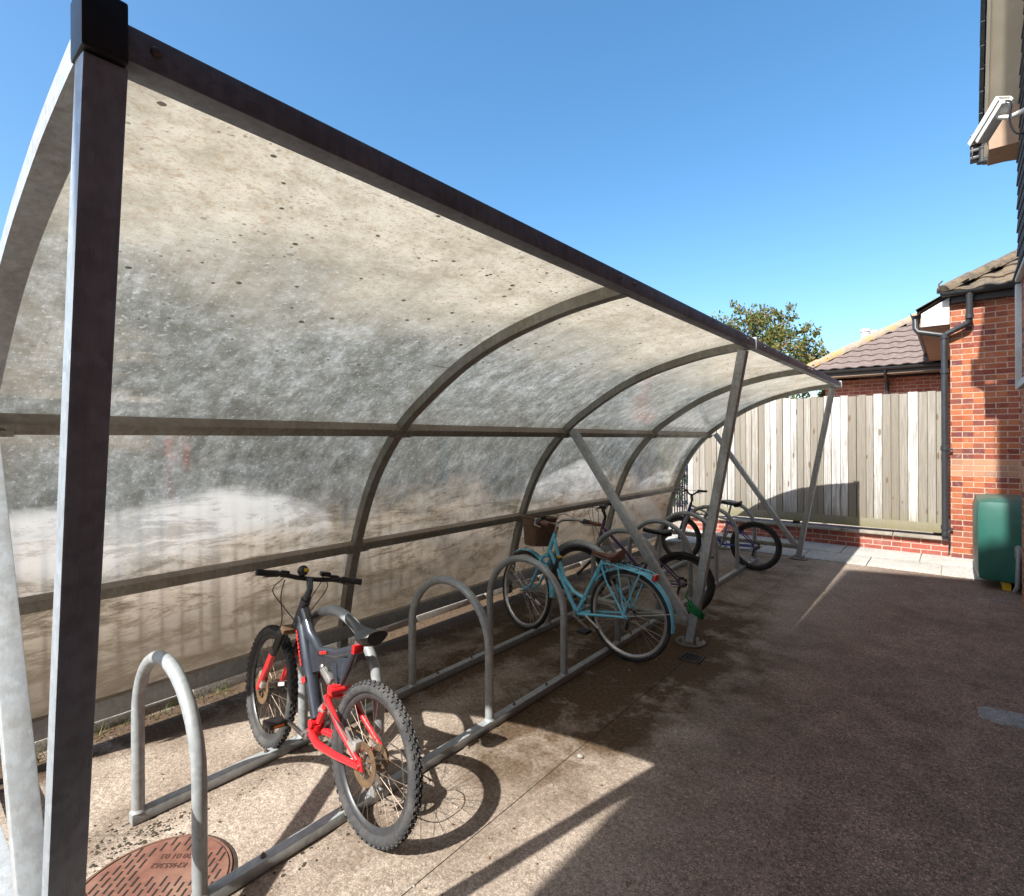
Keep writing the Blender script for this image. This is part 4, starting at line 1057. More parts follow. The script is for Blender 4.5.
# ------------------------------------------------------------------ fence on its brick plinth
FY = 9.53
pl = MB(); pl.box(((-3.75-.03)/2, FY+.02, .115), (3.70, .22, .235)); wall = pl.build('low_wall', BRICKL); tag(wall, 'low red brick plinth wall under the wooden fence', 'wall')
m = MB(); x = -3.76
while x < -.06:
    w = min(.62, -.03-x); m.box((x+w/2, FY-.005, .252), (w-.008, .30, .038), None, .006); x += w
m.build('coping', paint('weathered_stone_coping', (.27, .24, .20), .9, 0, .25, 14, dirt=(.19, .17, .13)), wall)
fence = empty('wooden_fence', (-1.9, FY, .27)); tag(fence, 'tall weathered timber board fence on the brick plinth beyond the shelter', 'fence')
FI = Matrix.Translation((1.9, -FY, -.27))
m = MB(); cl = m.bm.loops.layers.color.new('Col'); x = -3.69; rb = random.Random(21); alt = 0
while x < -.09:
    w = rb.choice((.082, .088, .095, .10, .112)); alt += 1
    n0 = len(m.bm.faces); zt = 2.285+rb.uniform(-.014, .014); yy = FY-.058+rb.uniform(-.004, .004)
    M = Matrix.Translation((x+w/2, yy, 0)) @ Rax(rb.uniform(-.0008, .0008), 'Y') @ Rax(rb.uniform(-.02, .02), 'Z')
    m.box((0, 0, (.45+zt)/2), (w, .02, zt-.45), M, .002)
    c = (min(1, max(0, rb.gauss(.55, .36))), rb.random(), 0, 1)
    m.bm.faces.ensure_lookup_table()
    for f in m.bm.faces[n0:]:
        for l in f.loops: l[cl] = c
    x += w+rb.choice((.004, .006, .007, .010))
o = m.build('board_panel', WOOD, fence); o.matrix_parent_inverse = FI
m = MB(); cl = m.bm.loops.layers.color.new('Col'); m.box((-1.9, FY-.034, 1.36), (3.58, .014, 1.82))
for f in m.bm.faces:
    for l in f.loops: l[cl] = (0, .45, 0, 1)
o = m.build('back_boards', WOODD, fence); o.matrix_parent_inverse = FI
m = MB(); cl = m.bm.loops.layers.color.new('Col'); m.box((-1.9, FY-.062, .385), (3.62, .03, .13), None, .004)
for f in m.bm.faces:
    for l in f.loops: l[cl] = (.2, .3, 0, 1)
o = m.build('gravel_board', WOOD, fence); o.matrix_parent_inverse = FI
for zz in (.75, 1.95):
    m = MB(); cl = m.bm.loops.layers.color.new('Col'); m.box((-1.9, FY+.0, zz), (3.62, .045, .08), None, .004)
    for f in m.bm.faces:
        for l in f.loops: l[cl] = (.3, .6, 0, 1)
    o = m.build('rail', WOOD, fence); o.matrix_parent_inverse = FI
for xx in (-3.62, -1.95, -.16):
    m = MB(); cl = m.bm.loops.layers.color.new('Col'); m.box((xx, FY+.07, 1.25), (.09, .09, 1.95), None, .004)
    for f in m.bm.faces:
        for l in f.loops: l[cl] = (.3, .1, 0, 1)
    o = m.build('post', WOOD, fence); o.matrix_parent_inverse = FI

# blue metal railing behind the shelter
rl = empty('metal_railing', (-4.30, 5, 0)); tag(rl, 'dark blue metal bar railing behind the shelter, seen past its far end', 'railing')
LI = Matrix.Translation((4.30, -5, 0))
m = MB(); yb = -1.0
while yb < 12.2:
    m.tube((-4.30, yb, 0), (-4.30, yb, 1.12), .014, n=8); yb += .13
o = m.build('bars', RAILBLUE, rl); o.matrix_parent_inverse = LI
for zz in (.12, .98):
    m = MB(); m.box((-4.30, 5.6, zz), (.04, 13.3, .012), None, .002); o = m.build('rail', RAILBLUE, rl); o.matrix_parent_inverse = LI
for k in range(6):
    m = MB(); m.box((-4.30, -.9+k*2.6, .58), (.05, .05, 1.16), None, .004); o = m.build('post', RAILBLUE, rl); o.matrix_parent_inverse = LI

# ------------------------------------------------------------------ foliage
def leaves(m, cl, c, rad, n, size, rng, sq=(1, 1, 1)):
    for _ in range(n):
        d = V((rng.gauss(0, 1), rng.gauss(0, 1), rng.gauss(0, 1))).normalized()*rad*(rng.random()**.45)
        p = V(c)+V((d.x*sq[0], d.y*sq[1], d.z*sq[2]))
        a = V((rng.gauss(0, 1), rng.gauss(0, 1), rng.gauss(0, 1))).normalized(); b = a.orthogonal().normalized()
        s = size*rng.uniform(.6, 1.3)
        f = m.face([m.bm.verts.new(p-a*s), m.bm.verts.new(p+b*s*.42), m.bm.verts.new(p+a*s), m.bm.verts.new(p-b*s*.42)])
        c4 = (rng.random(), rng.random(), 0, 1)
        for l in f.loops: l[cl] = c4
def tree(name, label, base, h, blobs, leaf, size, per, seed, trunk_r=.12, cat='tree', group=None):
    rng = random.Random(seed); root = empty(name, base); tag(root, label, cat, group)
    m = MB(); top = V((0, 0, h*.62)); m.path([(0, 0, 0), (.05, .03, h*.2), (-.04, .05, h*.42), top], [trunk_r, trunk_r*.8, trunk_r*.6, trunk_r*.35], 9)
    for c, r in blobs:
        c = V(c); st = V((0, 0, min(max(.28*h, c.z*.55), h*.55))); mid = st.lerp(c, .5)+V((rng.uniform(-.2, .2), rng.uniform(-.2, .2), .1))*min(1, h*.3)
        m.path([st, mid, c], [trunk_r*.38, trunk_r*.25, trunk_r*.08], 6)
        for _ in range(3): m.path([mid.lerp(c, .4), c+V((rng.uniform(-r, r), rng.uniform(-r, r), rng.uniform(-.3*r, r)))*.85], [trunk_r*.12, trunk_r*.03], 5)
    m.build('trunk', BARK, root)
    m = MB(); cl = m.bm.loops.layers.color.new('Col')
    for c, r in blobs:
        k = max(5, int(per*r))
        for _ in range(k):
            d = V((rng.gauss(0, 1), rng.gauss(0, 1), rng.gauss(0, 1))).normalized()*r*rng.uniform(.35, 1.08)
            leaves(m, cl, V(c)+d, r*rng.uniform(.14, .30), int(34*rng.uniform(.5, 1.3)), size, rng)
    m.build('crown', leaf, root, recalc=False)
    return root
tb = [((-.2, 0, 4.6), .75), ((.5, .2, 4.55), .6), ((-.95, .1, 4.35), .6), ((1.05, 0, 3.9), .65), ((.2, -.4, 3.8), .9), ((-.9, -.2, 3.5), .8), ((1.6, .2, 3.35), .55), ((.9, .3, 3.0), .9), ((-1.4, 0, 3.9), .5), ((0, 0, 2.7), 1.0), ((1.9, 0, 2.75), .5), ((-1.2, .2, 2.6), .8)]
tb = [((x*1.12, y, z*1.06+.05), r_*1.12) for (x, y, z), r_ in tb]
tree('garden_tree', 'bushy green tree with rusty tinted leaves rising behind the shelter roof and fence', (-4.5, 16.5, 0), 5.5, tb, LEAF, .06, 60, 4)
tree('garden_shrub', 'leafy green shrub beyond the railing at the far end of the shelter', (-5.15, 12.6, 0), 1.7, [((0, 0, 1.3), .6), ((.45, .2, .95), .55), ((-.35, -.1, .8), .6), ((.1, 0, .45), .6)], LEAF2, .04, 34, 9, .04, 'shrub')
for i, (xx, yy, s) in enumerate(((-5.2, 5.1, 1.0), (-5.4, 3.2, .8), (-5.3, 7.4, 1.1))):
    tree('hedge_shrub', ['rounded green shrub behind the third shelter panel, blurred through the plastic', 'low green shrub behind the second shelter panel, blurred through the plastic', 'green shrub behind the fourth shelter panel, blurred through the plastic'][i], (xx, yy, 0), 1.0*s, [((0, 0, .7*s), .38*s), ((.1, .35, .5*s), .36*s), ((-.05, -.35, .45*s), .36*s), ((0, 0, .3*s), .4*s)], LEAF2, .035, 26, 30+i, .03, 'shrub', 'shrubs behind the railing')

# clipped hedge and trees on the far side of the neighbouring yard
rng = random.Random(77); hg = empty('hedge', (-11, 4, 0)); tag(hg, 'long clipped green hedge across the neighbouring yard behind the railing', 'hedge')
m = MB(); cl = m.bm.loops.layers.color.new('Col'); yy = -14.0
while yy < 30:
    for _ in range(5): leaves(m, cl, (-11+rng.uniform(-.35, .35), yy+rng.uniform(-.4, .4), rng.uniform(.25, 1.9)), .55, 46, .075, rng)
    yy += .42
o = m.build('foliage', LEAF2, hg, recalc=False); o.matrix_parent_inverse = Matrix.Translation((11, -4, 0))
m = MB(); m.box((-11.1, 8, .85), (.55, 44, 1.7)); o = m.build('twigs', BARK, hg); o.matrix_parent_inverse = Matrix.Translation((11, -4, 0))
for i, (xx, yy, s_) in enumerate(((-15.5, -5, 1.15), (-16.5, 6.5, 1.35), (-15, 19, 1.0))):
    tree('yard_tree', ['round green tree behind the hedge at its near end', 'largest green tree behind the middle of the hedge', 'green tree behind the far end of the hedge'][i], (xx, yy, 0), 5.6*s_, [((x*1.2*s_, y*2.5*s_, z*s_), r_*1.25*s_) for (x, y, z), r_ in tb], LEAF2, .10, 16, 50+i, .16, 'tree', 'trees behind the hedge')
# grass along the kerb, moss, fallen leaves
m = MB(); cl = m.bm.loops.layers.color.new('Col'); rg = random.Random(8)
for _ in range(420):
    yy = rg.uniform(.5, 1.5) if rg.random() < .45 else rg.uniform(.2, 7.9); xx = rg.choice((-3.70, -3.715, -3.66, -3.60))+rg.gauss(0, .025)
    h = rg.uniform(.02, .075) if yy < 1.6 else rg.uniform(.012, .04); a = rg.uniform(0, 2*pi); d = V((cos(a), sin(a), 0)); b = V((-sin(a), cos(a), 0))*.0028; p = V((xx, yy, 0))
    f = m.face([m.bm.verts.new(p-b), m.bm.verts.new(p+b), m.bm.verts.new(p+d*h*.6+V((0, 0, h)))]); c4 = (rg.random(), 0, 0, 1)
    for l in f.loops: l[cl] = c4
tag(m.build('grass', GRASSM, recalc=False), kind='stuff', label='thin grass and weeds along the concrete kerb', cat='grass')
m = MB(); rg = random.Random(12)
for _ in range(2600):
    q = rg.random()
    if q < .35: xx, yy = -2.62+abs(rg.gauss(0, .07)), rg.uniform(.7, 7.5)
    elif q < .62: xx, yy = -1.98+abs(rg.gauss(0, .05)), rg.uniform(.4, 7.5)
    elif q < .80: xx, yy = rg.gauss(-2.58, .09), rg.gauss(.66, .12)
    elif q < .92: xx, yy = rg.gauss(-3.58, .07), rg.uniform(.3, 8)
    else: xx, yy = rg.gauss(-1.40, .03), rg.uniform(1, 8)
    s = .0015+.0050*rg.random()**2.6
    m.ball((xx, yy, 0), s, 3, (rg.uniform(.8, 1.8), rg.uniform(.8, 1.8), .55))
tag(m.build('moss', MOSSM), kind='stuff', label='dark crumbs of moss beside the rack rails', cat='moss')
m = MB(); cl = m.bm.loops.layers.color.new('Col'); rg = random.Random(14)
for _ in range(900):
    if rg.random() < .6: xx, yy = -3.66+abs(rg.gauss(0, .10)), rg.uniform(.3, 8)
    else: xx, yy = rg.uniform(-3.5, -.2), rg.uniform(.6, 8)
    s = rg.uniform(.004, .013); a = rg.uniform(0, 2*pi); p = V((xx, yy, .003+s*.3)); d = V((cos(a), sin(a), rg.uniform(-.25, .25)))*s; b = V((-sin(a), cos(a), rg.uniform(-.4, .4)))*s*.5
    f = m.face([m.bm.verts.new(p-d), m.bm.verts.new(p+b), m.bm.verts.new(p+d), m.bm.verts.new(p-b)]); c4 = (rg.random(), 0, 0, 1)
    for l in f.loops: l[cl] = c4
tag(m.build('leaf_litter', LITTER, recalc=False), kind='stuff', label='dry leaf crumbs and litter along the kerb', cat='leaves')
m = MB(); rg = random.Random(15)
for _ in range(150):
    xx, yy = rg.uniform(-3.4, .4), rg.uniform(.4, 7.5); s = rg.uniform(.002, .006); m.ball((xx, yy, s*.3), s, 4, (1.3, 1, .7))
m.ball((-1.47, 2.31, .008), .014, 6, (1.3, 1, .7))
tag(m.build('gravel', KERB), kind='stuff', label='loose grit scattered on the concrete and tarmac', cat='gravel')

# ------------------------------------------------------------------ roof tiles helper
def tiles(m, o, ex, ey, W, L, clip, tw=.30, tl=.32, rise=.045, cl=None):
    """rows of pantiles; o eave origin, ex unit along eave, ey unit up the slope; clip(u,v)->bool"""
    n = ex.cross(ey).normalized()
    if n.z < 0: n = -n
    rows = int(L/tl)+1; cols = int(W/tw)+1; K = 6
    for r in range(rows):
        for c in range(cols):
            u0, v0 = c*tw, r*tl
            if not clip(u0+tw/2, v0+tl/2): continue
            jit = R.uniform(-.004, .004); A = []; B = []; C = []
            for k in range(K+1):
                f = k/K; z = rise*.5*(1-cos(2*pi*f))*.9 if f < .62 else rise*.12
                z = rise*(.5+.5*sin(2*pi*f-.6))*.55
                pu = o+ex*(u0+tw*f)
                A.append(m.bm.verts.new(pu+ey*v0+n*(z+.030+jit))); B.append(m.bm.verts.new(pu+ey*(v0+tl+.03)+n*(z+.004+jit))); C.append(m.bm.verts.new(pu+ey*(v0+.002)+n*(z+.004+jit)))
            for k in range(K): m.face([A[k], A[k+1], B[k+1], B[k]], True); m.face([C[k], C[k+1], A[k+1], A[k]])
def half_round(m, a, b, r, n=10, up=V((0, 0, 1))):
    a, b = V(a), V(b); d = (b-a).normalized(); s = d.cross(up).normalized(); u = s.cross(d)
    P = []
    for k in range(n+1):
        t = pi*k/n; P.append(s*cos(t)*r+u*sin(t)*r)
    vs = [[m.bm.verts.new(q+p) for p in P] for q in (a, b)]
    for k in range(n): m.face([vs[0][k], vs[0][k+1], vs[1][k+1], vs[1][k]], True)
    m.face(vs[0]); m.face(vs[1][::-1])
def gutter(m, a, b, r=.056):
    a, b = V(a), V(b); d = (b-a).normalized(); s = d.cross(V((0, 0, 1))).normalized()
    P = [s*cos(t)*r-V((0, 0, 1))*sin(t)*r for t in [pi*k/10 for k in range(11)]]+[s*cos(t)*(r-.005)-V((0, 0, 1))*sin(t)*(r-.005) for t in [pi*k/10 for k in range(10, -1, -1)]]
    vs = [[m.bm.verts.new(q+p) for p in P] for q in (a, b)]; N = len(P)
    for k in range(N): m.face([vs[0][k], vs[0][(k+1) % N], vs[1][(k+1) % N], vs[1][k]])
    m.face(vs[0]); m.face(vs[1][::-1])

# ------------------------------------------------------------------ brick wing at the end of the yard
WF = 9.42; PITCH = .64
wing = empty('brick_outbuilding', (1.6, 11, 0)); tag(wing, 'orange-red brick building with tiled hip roof and black drainpipe at the end of the yard', 'building')
WI = Matrix.Translation((-1.6, -11, 0))
def wp(mb, name, mat, par=None, recalc=True):
    o = mb.build(name, mat, recalc=recalc); o.parent = par or wing
    if par is None: o.matrix_parent_inverse = WI
    return o
m = MB(); m.box((2.0, WF+2.3, 1.75), (4.03, 4.6, 3.5)); wp(m, 'wall', BRICK)
# the roof: front plane, left plane, hip
e0 = V((-.06, WF-.08, 3.60)); k = PITCH
m = MB()
def rp(x, y): # roof height
    return 3.60+k*min(max(0, y-(WF-.08)), max(0, x+.06))
m.face([m.bm.verts.new(p) for p in (V((-.06, WF-.06, 3.585)), V((4.3, WF-.06, 3.585)), V((4.3, WF+2.24, 3.585+k*2.3)), V((2.24, WF+2.24, 3.585+k*2.3)))])
m.face([m.bm.verts.new(p) for p in (V((-.34, WF-.06, 3.405)), V((-.06, WF-.06, 3.585)), V((2.24, WF+2.24, 3.585+k*2.3)), V((2.24, WF+4.8, 3.585+k*2.3)), V((-.34, WF+4.8, 3.405)))])
roof = wp(m, 'roof', TILEWING)
m = MB(); s2 = sqrt(1+k*k)
tiles(m, V((-.06, WF-.10, 3.59)), V((1, 0, 0)), V((0, 1, k)).normalized(), 4.2, 2.4*s2, lambda u, v: u > v/s2-.05, rise=.06)
tiles(m, V((-.36, WF-.06, 3.41)), V((0, 1, 0)), V((1, 0, k)).normalized(), 4.6, 2.5*s2, lambda u, v: v/s2-.32 < u, rise=.06)
o = m.build('roof_tiles', TILEWING, roof, recalc=False); o.parent = roof
m = MB(); hd = V((1, 1, k))
for i in range(9):
    a = e0+hd*(i*.26-.02)+V((0, 0, .035)); b = e0+hd*(i*.26+.27)+V((0, 0, .05)); half_round(m, a, b, .10)
m.path([(-.13, WF-.09, 3.66), (-.13, WF-.10, 3.74), (-.09, WF-.11, 3.78)], .012, 6)
o = m.build('ridge_tile', TILEWING, roof)
m = MB(); m.prism([(-.325, 3.19), (-.02, 3.19), (-.02, 3.555), (-.325, 3.375)], .025, Matrix.Translation((0, WF-.03, 0)), .002); wp(m, 'barge_board', WHITEB)
m = MB(); m.box((-.18, WF+2.4, 3.20), (.31, 4.7, .02)); m.box((-.335, WF+2.4, 3.30), (.022, 4.75, .20)); wp(m, 'soffit', BROWNB)
m = MB(); gutter(m, (-.10, WF-.14, 3.60), (4.3, WF-.14, 3.62)); m.box((2.1, WF-.06, 3.54), (4.2, .03, .15)); gutter(m, (-.395, WF-.10, 3.40), (-.395, WF+4.8, 3.42)); g_ = wp(m, 'gutter', BLACKPIPE)
m = MB()
DP = V((-.075, WF-.085, 0))
m.path([(.185, WF-.14, 3.57), (.185, WF-.12, 3.36), (.18, WF-.11, 3.20), (.165, WF-.10, 3.165), (-.05, WF-.085, 3.055), (-.075, WF-.085, 3.02), (-.075, WF-.085, .30)], .037, 14)
m.path([(-.395, WF-.02, 3.36), (-.39, WF-.06, 3.17), (-.36, WF-.08, 3.12), (-.09, WF-.085, 3.04)], .034, 14)
for zz in (.42, 1.5, 2.55, 3.02): m.lathe([(.046, -.03), (.046, .03)], Matrix.Translation((-.075, WF-.085, zz)), 14)
for zz in (.40, 1.48): m.box((-.055, WF-.05, zz), (.13, .02, .03))
for xx, zz in ((.185, 3.25), (.185, 3.54)): m.lathe([(.045, -.025), (.045, .025)], Matrix.Translation((xx, WF-.125, zz)), 14)
wp(m, 'drainpipe', BLACKPIPE)

# ------------------------------------------------------------------ house beyond the fence
hs = empty('brick_house', (0, 16, 0)); tag(hs, 'red brick house with lichened brown tiled hip roof behind the fence', 'house')
HI = Matrix.Translation((0, -16, 0))
def hp(mb, name, mat, par=None, recalc=True):
    o = mb.build(name, mat, recalc=recalc); o.parent = par or hs
    if par is None: o.matrix_parent_inverse = HI
    return o
m = MB(); m.box((1.2, 17.6, 1.48), (6.9, 7.0, 2.96)); hp(m, 'wall', BRICKH)
k = .64; H0 = V((-2.62, 13.72, 3.16))
m = MB(); q = 3.8
m.face([m.bm.verts.new(p) for p in (H0, H0+V((7.7, 0, 0)), H0+V((7.7-q, q, q*k)), H0+V((q, q, q*k)))])
m.face([m.bm.verts.new(p) for p in (H0, H0+V((q, q, q*k)), H0+V((0, 7.6, 0)))])
m.face([m.bm.verts.new(p) for p in (H0+V((0, 7.6, 0)), H0+V((q, q, q*k)), H0+V((7.7-q, q, q*k)), H0+V((7.7, 7.6, 0)))])
m.face([m.bm.verts.new(p) for p in (H0+V((7.7, 7.6, 0)), H0+V((7.7-q, q, q*k)), H0+V((7.7, 0, 0)))])
rf = hp(m, 'roof', TILE)
m = MB(); s2 = sqrt(1+k*k)
tiles(m, H0+V((0, -.05, 0)), V((1, 0, 0)), V((0, 1, k)).normalized(), 5.0, q*s2, lambda u, v: u > v/s2, rise=.05, tw=.26, tl=.28)
tiles(m, H0+V((-.05, 0, 0)), V((0, 1, 0)), V((1, 0, k)).normalized(), 7.6, q*s2, lambda u, v: v/s2 < u and v/s2 < 7.6-u, rise=.05, tw=.26, tl=.28)
m.build('roof_tiles', TILE, rf, recalc=False)
m = MB(); hd = V((1, 1, k))
for i in range(10): half_round(m, H0+hd*(i*.30-.06)+V((0, 0, .02)), H0+hd*(i*.30+.25)+V((0, 0, .045)), .12)
m.build('ridge_tile', TILELICH, rf)
m = MB()
for yy in (17.2, 17.55):
    xx = -.1045*yy+ (0 if yy < 17.3 else .18); m.lathe([(.10, 0), (.10, .55), (.125, .56), (.125, .62), (.09, .62), (.085, .4)], Matrix.Translation((xx, yy, 3.98)), 14)
m.build('chimney', WHITEB, rf)
m = MB(); gutter(m, (-2.65, 13.64, 3.15), (4.0, 13.64, 3.13)); gutter(m, (-2.69, 13.66, 3.15), (-2.69, 21, 3.13)); m.box((.9, 13.71, 3.07), (7.0, .03, .14)); m.lathe([(.035, .3), (.035, 3.1)], Matrix.Translation((-1.08, 14.02, 0)), 12); m.path([(-1.08, 13.64, 3.12), (-1.08, 13.7, 3.0), (-1.08, 14.02, 2.86)], .033, 10); hp(m, 'gutter', BLACKPIPE)
m = MB(); m.box((1.2, 13.9, 3.02), (7.3, .42, .02)); m.box((-2.45, 17.5, 3.02), (.38, 7.2, .02)); hp(m, 'soffit', BROWNB)

# ------------------------------------------------------------------ tall gable building on the right
gb = empty('gabled_building', (2.4, 2.8, 0)); tag(gb, 'tall building edge with dark hung tiles, cream soffit and black gutter above the security camera', 'building')
GI = Matrix.Translation((-2.4, -2.8, 0))
def gp(mb, name, mat, par=None):
    o = mb.build(name, mat); o.parent = par or gb
    if par is None: o.matrix_parent_inverse = GI
    return o
GX = .525; YE = 7.18; ZE = 4.63; TS = 1.25; YR = 3.2; ZR = ZE+(YE-YR)*TS
Mg = Matrix.Translation((0, 0, 0)) @ Rax(pi/2, 'Z')       # local x -> world y, local y -> world -x
def gwall(poly, x0, x1, mb):
    return mb.prism(poly, x1-x0, Matrix.Translation(((x0+x1)/2, 0, 0)) @ Rax(pi/2, 'Z'))
y2 = 2*YR-YE
m = MB(); gwall([(y2, 0), (YE, 0), (YE, ZE), (YR, ZR), (y2, ZE)], GX, 4.5, m); gp(m, 'wall', BRICK)
# tile hanging as overlapping courses with a bellcast foot
m = MB(); cl = 0; z = 3.20
while z < ZR-.2:
    yr = YE-max(0, (z-ZE))/TS; yl = y2+max(0, (z-ZE))/TS
    y = yr; c = 0
    while y > max(yl, -1.0):
        w = .165; kick = .035 if z < 3.3 else 0
        M = Matrix.Translation((GX-.018-kick/2, y-w/2-(.08 if cl % 2 else 0), z+.065)) @ Rax(radians(5+(9 if z < 3.3 else 0)), 'Y')
        m.box((0, 0, 0), (.014, w-.006, .17), M); y -= w
    z += .115; cl += 1
gp(m, 'tile_hanging', SLATE)
m = MB(); m.box((GX-.025, 3.3, 3.17), (.045, 7.6, .05), None, .004); m.box((GX-.005, YE-.03, 2.62), (.075, .09, 1.02), None, .004); m.box((GX-.005, 6.2, 2.15), (.05, 2.0, .06)); gp(m, 'trim_board', PALEB)
# verge: tiles, cream soffit under the overhang, cream edge board
sl = V((0, -1, TS)).normalized(); E = V((0, YE+.10, ZE-.12)); Lv = (YE-YR+.1)*sqrt(1+TS*TS)
nrm = V((0, TS, 1)).normalized()
def strip(mb, x0, x1, off, th, l0=0.0, l1=None, base=E):
    l1 = Lv if l1 is None else l1
    a = base+sl*l0+nrm*off; b = base+sl*l1+nrm*off
    M = Matrix((V((1, 0, 0)), sl, nrm)).transposed().to_4x4(); M.translation = V(((x0+x1)/2, 0, 0))+(a+b)/2
    return mb.box((0, 0, 0), (x1-x0, (b-a).length, th), M)
m = MB(); strip(m, .285, GX+.02, .0, .02, .42); gp(m, 'soffit', CREAM)
m = MB(); strip(m, .262, .284, .075, .19, .0); gp(m, 'barge_board', CREAM)
m = MB(); i = 0
while i*.20 < Lv:
    M = Matrix((V((1, 0, 0)), sl, nrm)).transposed().to_4x4(); M.translation = E+V((.42, 0, 0))+sl*(i*.20+.1)+nrm*(.19+.0)
    m.box((R.uniform(-.006, .006), 0, 0), (.40, .235, .022), M @ Rax(-.10, 'X')); m.box((-.185, 0, -.03), (.03, .21, .06), M @ Rax(-.10, 'X')); i += 1
strip(m, .3, 4.6, .165, .02)
# far slope of the same roof
m.box((0, 0, 0), (4.3, 4.9*1.28, .02), Matrix.Translation((2.45, YR-(YE-YR)/2, (ZE+ZR)/2+.12)) @ Rax(math.atan(TS), 'X'))
gp(m, 'roof', SLATE)
m = MB(); m.prism([(YE-.26, ZE+.16), (YE+.02, ZE-.16), (YE+.02, ZE-.235), (YE-.26, ZE-.20)], GX-.285, Matrix.Translation(((.285+GX)/2, 0, 0)) @ Rax(pi/2, 'Z')); m.box(((.285+GX)/2, YE+.03, ZE-.14), (GX-.285, .02, .20)); gp(m, 'eaves_box', BROWNB)  # brown here stands for shade on the lower part of the cream soffit
m = MB(); gutter(m, (.165, YE+.14, ZE-.02), (4.4, YE+.14, ZE)); m.box((.172, YE+.14, ZE-.05), (.012, .125, .11), None, .003)
for k in range(4): m.box((.19, YE+.14, ZE+.12-.075*k), (.07, .12, .03), None, .004)
m.lathe([(.045, -.14), (.045, .02)], Matrix.Translation((.25, YE+.13, ZE-.02)), 14)
m.path([(.25, YE+.13, ZE-.10), (.27, YE+.12, ZE-.155), (.36, YE+.07, ZE-.185), (GX+.03, YE+.05, ZE-.215)], .036, 12)
gp(m, 'gutter', BLACKPIPE)
# security camera on a wall bracket
cam_t = empty('security_camera', (GX, 5.5, 4.0)); tag(cam_t, 'white security camera on a wall bracket below the cream soffit', 'camera')
CI = Matrix.Translation((-GX, -5.5, -4.0))
a, b = V((.310, 5.42, 4.145)), V((.185, 5.59, 3.985)); d = (b-a).normalized(); sx = d.cross(V((0, 0, 1))).normalized(); uz = sx.cross(d)
M = Matrix((sx, d, uz)).transposed().to_4x4(); M.translation = (a+b)/2
m = MB(); m.box((0, 0, 0), (.085, .29, .075), M, .012); m.box((0, .012, .045), (.105, .34, .012), M, .004); m.box((-.05, .012, .025), (.006, .34, .045), M, .002); m.box((.05, .012, .025), (.006, .34, .045), M, .002)
o = m.build('housing', WHITE); o.parent = cam_t; o.matrix_parent_inverse = CI
m = MB(); m.lathe([(.001, 0), (.028, 0), (.028, .006), (.001, .006)], M @ Matrix.Translation((0, .146, 0)) @ Rax(-pi/2, 'X'), 16, cap=False); ln = m.build('lens', BLACK); ln.parent = o
m = MB(); m.path([(.28, 5.45, 4.06), (.34, 5.44, 4.03), (.44, 5.42, 4.05), (GX-.02, 5.40, 4.05)], [.016, .018, .020, .026], 10); m.box((GX-.035, 5.40, 4.03), (.05, .10, .14), None, .006)
o = m.build('bracket', WHITE); o.parent = cam_t; o.matrix_parent_inverse = CI
cb = cables(None, [[(.315, 5.385, 4.14), (.345, 5.37, 4.10), (.335, 5.38, 3.98), (.37, 5.39, 3.88), (.43, 5.39, 3.87), (.48, 5.39, 3.95)]], .007); cb.parent = cam_t; cb.matrix_parent_inverse = CI

# ------------------------------------------------------------------ oil tank
tk = empty('oil_tank', (.95, 8.2, 0)); tag(tk, 'dark green plastic oil tank on low supports by the brick wall', 'tank')
TI = Matrix.Translation((-.95, -8.2, 0))
m = MB(); m.box((.82, 8.13, .525), (1.26, .98, .89), None, .12)
for f in m.bm.faces: f.smooth = True
m.lathe([(.17, .96), (.17, .99), (.15, 1.0), (.001, 1.0)], Matrix.Translation((.95, 8.13, 0)), 24)
o = m.build('body', TANKGREEN); o.parent = tk; o.matrix_parent_inverse = TI
for xx in (.45, 1.1):
    m = MB(); m.box((xx, 8.0, .04), (.07, .5, .085), None, .004); o = m.build('leg', YELLOW if xx < .5 else BLACK); o.parent = tk; o.matrix_parent_inverse = TI
m = MB(); m.path([(.53, 7.62, .50), (.53, 7.58, .46), (.52, 7.58, .08), (.50, 7.60, .03)], .02, 10); m.box((.56, 7.60, .44), (.12, .05, .12), None, .01); o = m.build('outlet_pipe', paint('grey_fitting', (.20, .22, .23), .5, .2, .2, 20)); o.parent = tk; o.matrix_parent_inverse = TI

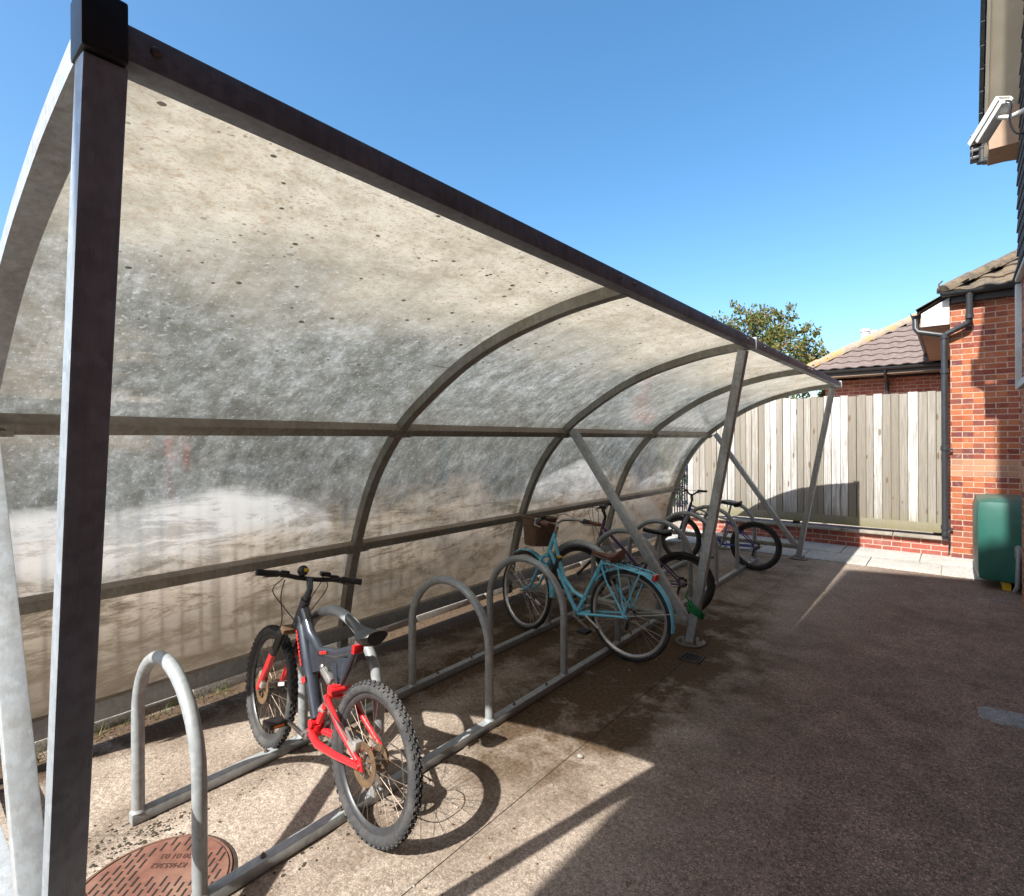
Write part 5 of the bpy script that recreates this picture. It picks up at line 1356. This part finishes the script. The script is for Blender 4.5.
# ------------------------------------------------------------------ tall building behind the viewpoint, whose shadow lies over the yard
SUNL = V((.0215, 1.0, -1.0146))
bb_ = empty('tall_house', (3, -5, 0)); tag(bb_, 'tall plain brick building standing behind the viewpoint, shading the yard', 'building')
m = MB(); poly = [(-1.254, 0), (9, 0), (9, 10.4), (4.0, 11.97), (-1.254, 10.40)]
m.prism(poly, .4, Matrix.Translation((0, -2.7, 0))); m.box((3.9, -7.5, 5), (10.2, 9.0, 10.0))
o = m.build('wall', BRICKB); o.parent = bb_; o.matrix_parent_inverse = Matrix.Translation((-3, 5, 0))
for (wx, wz) in ((0.6, 1.5), (3.2, 1.5), (.6, 4.6), (3.2, 4.6), (.6, 7.6), (3.2, 7.6)):
    m = MB(); m.box((wx, -2.495, wz), (1.2, .03, 1.3), None, .004); w_ = m.build('window', WHITEB); w_.parent = bb_; w_.matrix_parent_inverse = Matrix.Translation((-3, 5, 0))
    m = MB(); m.box((wx, -2.478, wz), (1.04, .012, 1.14)); pn = m.build('pane', paint('window_glass_dark', (.03, .035, .04), .15, 0, .1, 5) if 'window_glass_dark' not in bpy.data.materials else bpy.data.materials['window_glass_dark']); pn.parent = w_

# ------------------------------------------------------------------ light, sky, camera
w = bpy.data.worlds.new('World'); sc.world = w; w.use_nodes = True; nt = w.node_tree
bg = nt.nodes['Background']; sky = nt.nodes.new('ShaderNodeTexSky'); sky.sky_type = 'NISHITA'; sky.sun_disc = False
tosun = -SUNL.normalized(); elev = math.asin(tosun.z)
sky.sun_elevation = elev; sky.sun_rotation = atan2(tosun.x, tosun.y)
sky.air_density = 1.0; sky.dust_density = 2.2; sky.ozone_density = 2.0; sky.altitude = 50
hs_ = nt.nodes.new('ShaderNodeHueSaturation'); hs_.inputs['Saturation'].default_value = 1.26; hs_.inputs['Hue'].default_value = .493
nt.links.new(sky.outputs[0], hs_.inputs['Color']); nt.links.new(hs_.outputs[0], bg.inputs[0]); bg.inputs[1].default_value = .145
sun = bpy.data.lights.new('sun', 'SUN'); sun.energy = 5.0; sun.angle = radians(.53); sun.color = (1, .955, .88)
so = bpy.data.objects.new('sun', sun); COL.objects.link(so); so.rotation_euler = SUNL.to_track_quat('-Z', 'Y').to_euler()
cam = bpy.data.cameras.new('camera'); co_ = bpy.data.objects.new('camera', cam); COL.objects.link(co_); sc.camera = co_
cam.sensor_fit = 'HORIZONTAL'; cam.sensor_width = 36; cam.lens = 530.4/1024*36; cam.shift_y = -(448-440.44)/1024
cam.clip_start = .03; cam.clip_end = 2000
Mc = Rax(.6923, 'Z') @ Rax(pi/2, 'X') @ Rax(-.0038, 'Z'); Mc.translation = V((0, 0, 1.6264)); co_.matrix_world = Mc
sc.view_settings.view_transform = 'Standard'; sc.view_settings.look = 'None'; sc.view_settings.gamma = 1; sc.view_settings.exposure = 0.98
sc.view_settings.use_curve_mapping = False
sc.cycles.use_denoising = True; sc.cycles.max_bounces = 8; sc.cycles.transparent_max_bounces = 12
sc.cycles.sample_clamp_indirect = 6; sc.cycles.caustics_reflective = False; sc.cycles.caustics_refractive = False
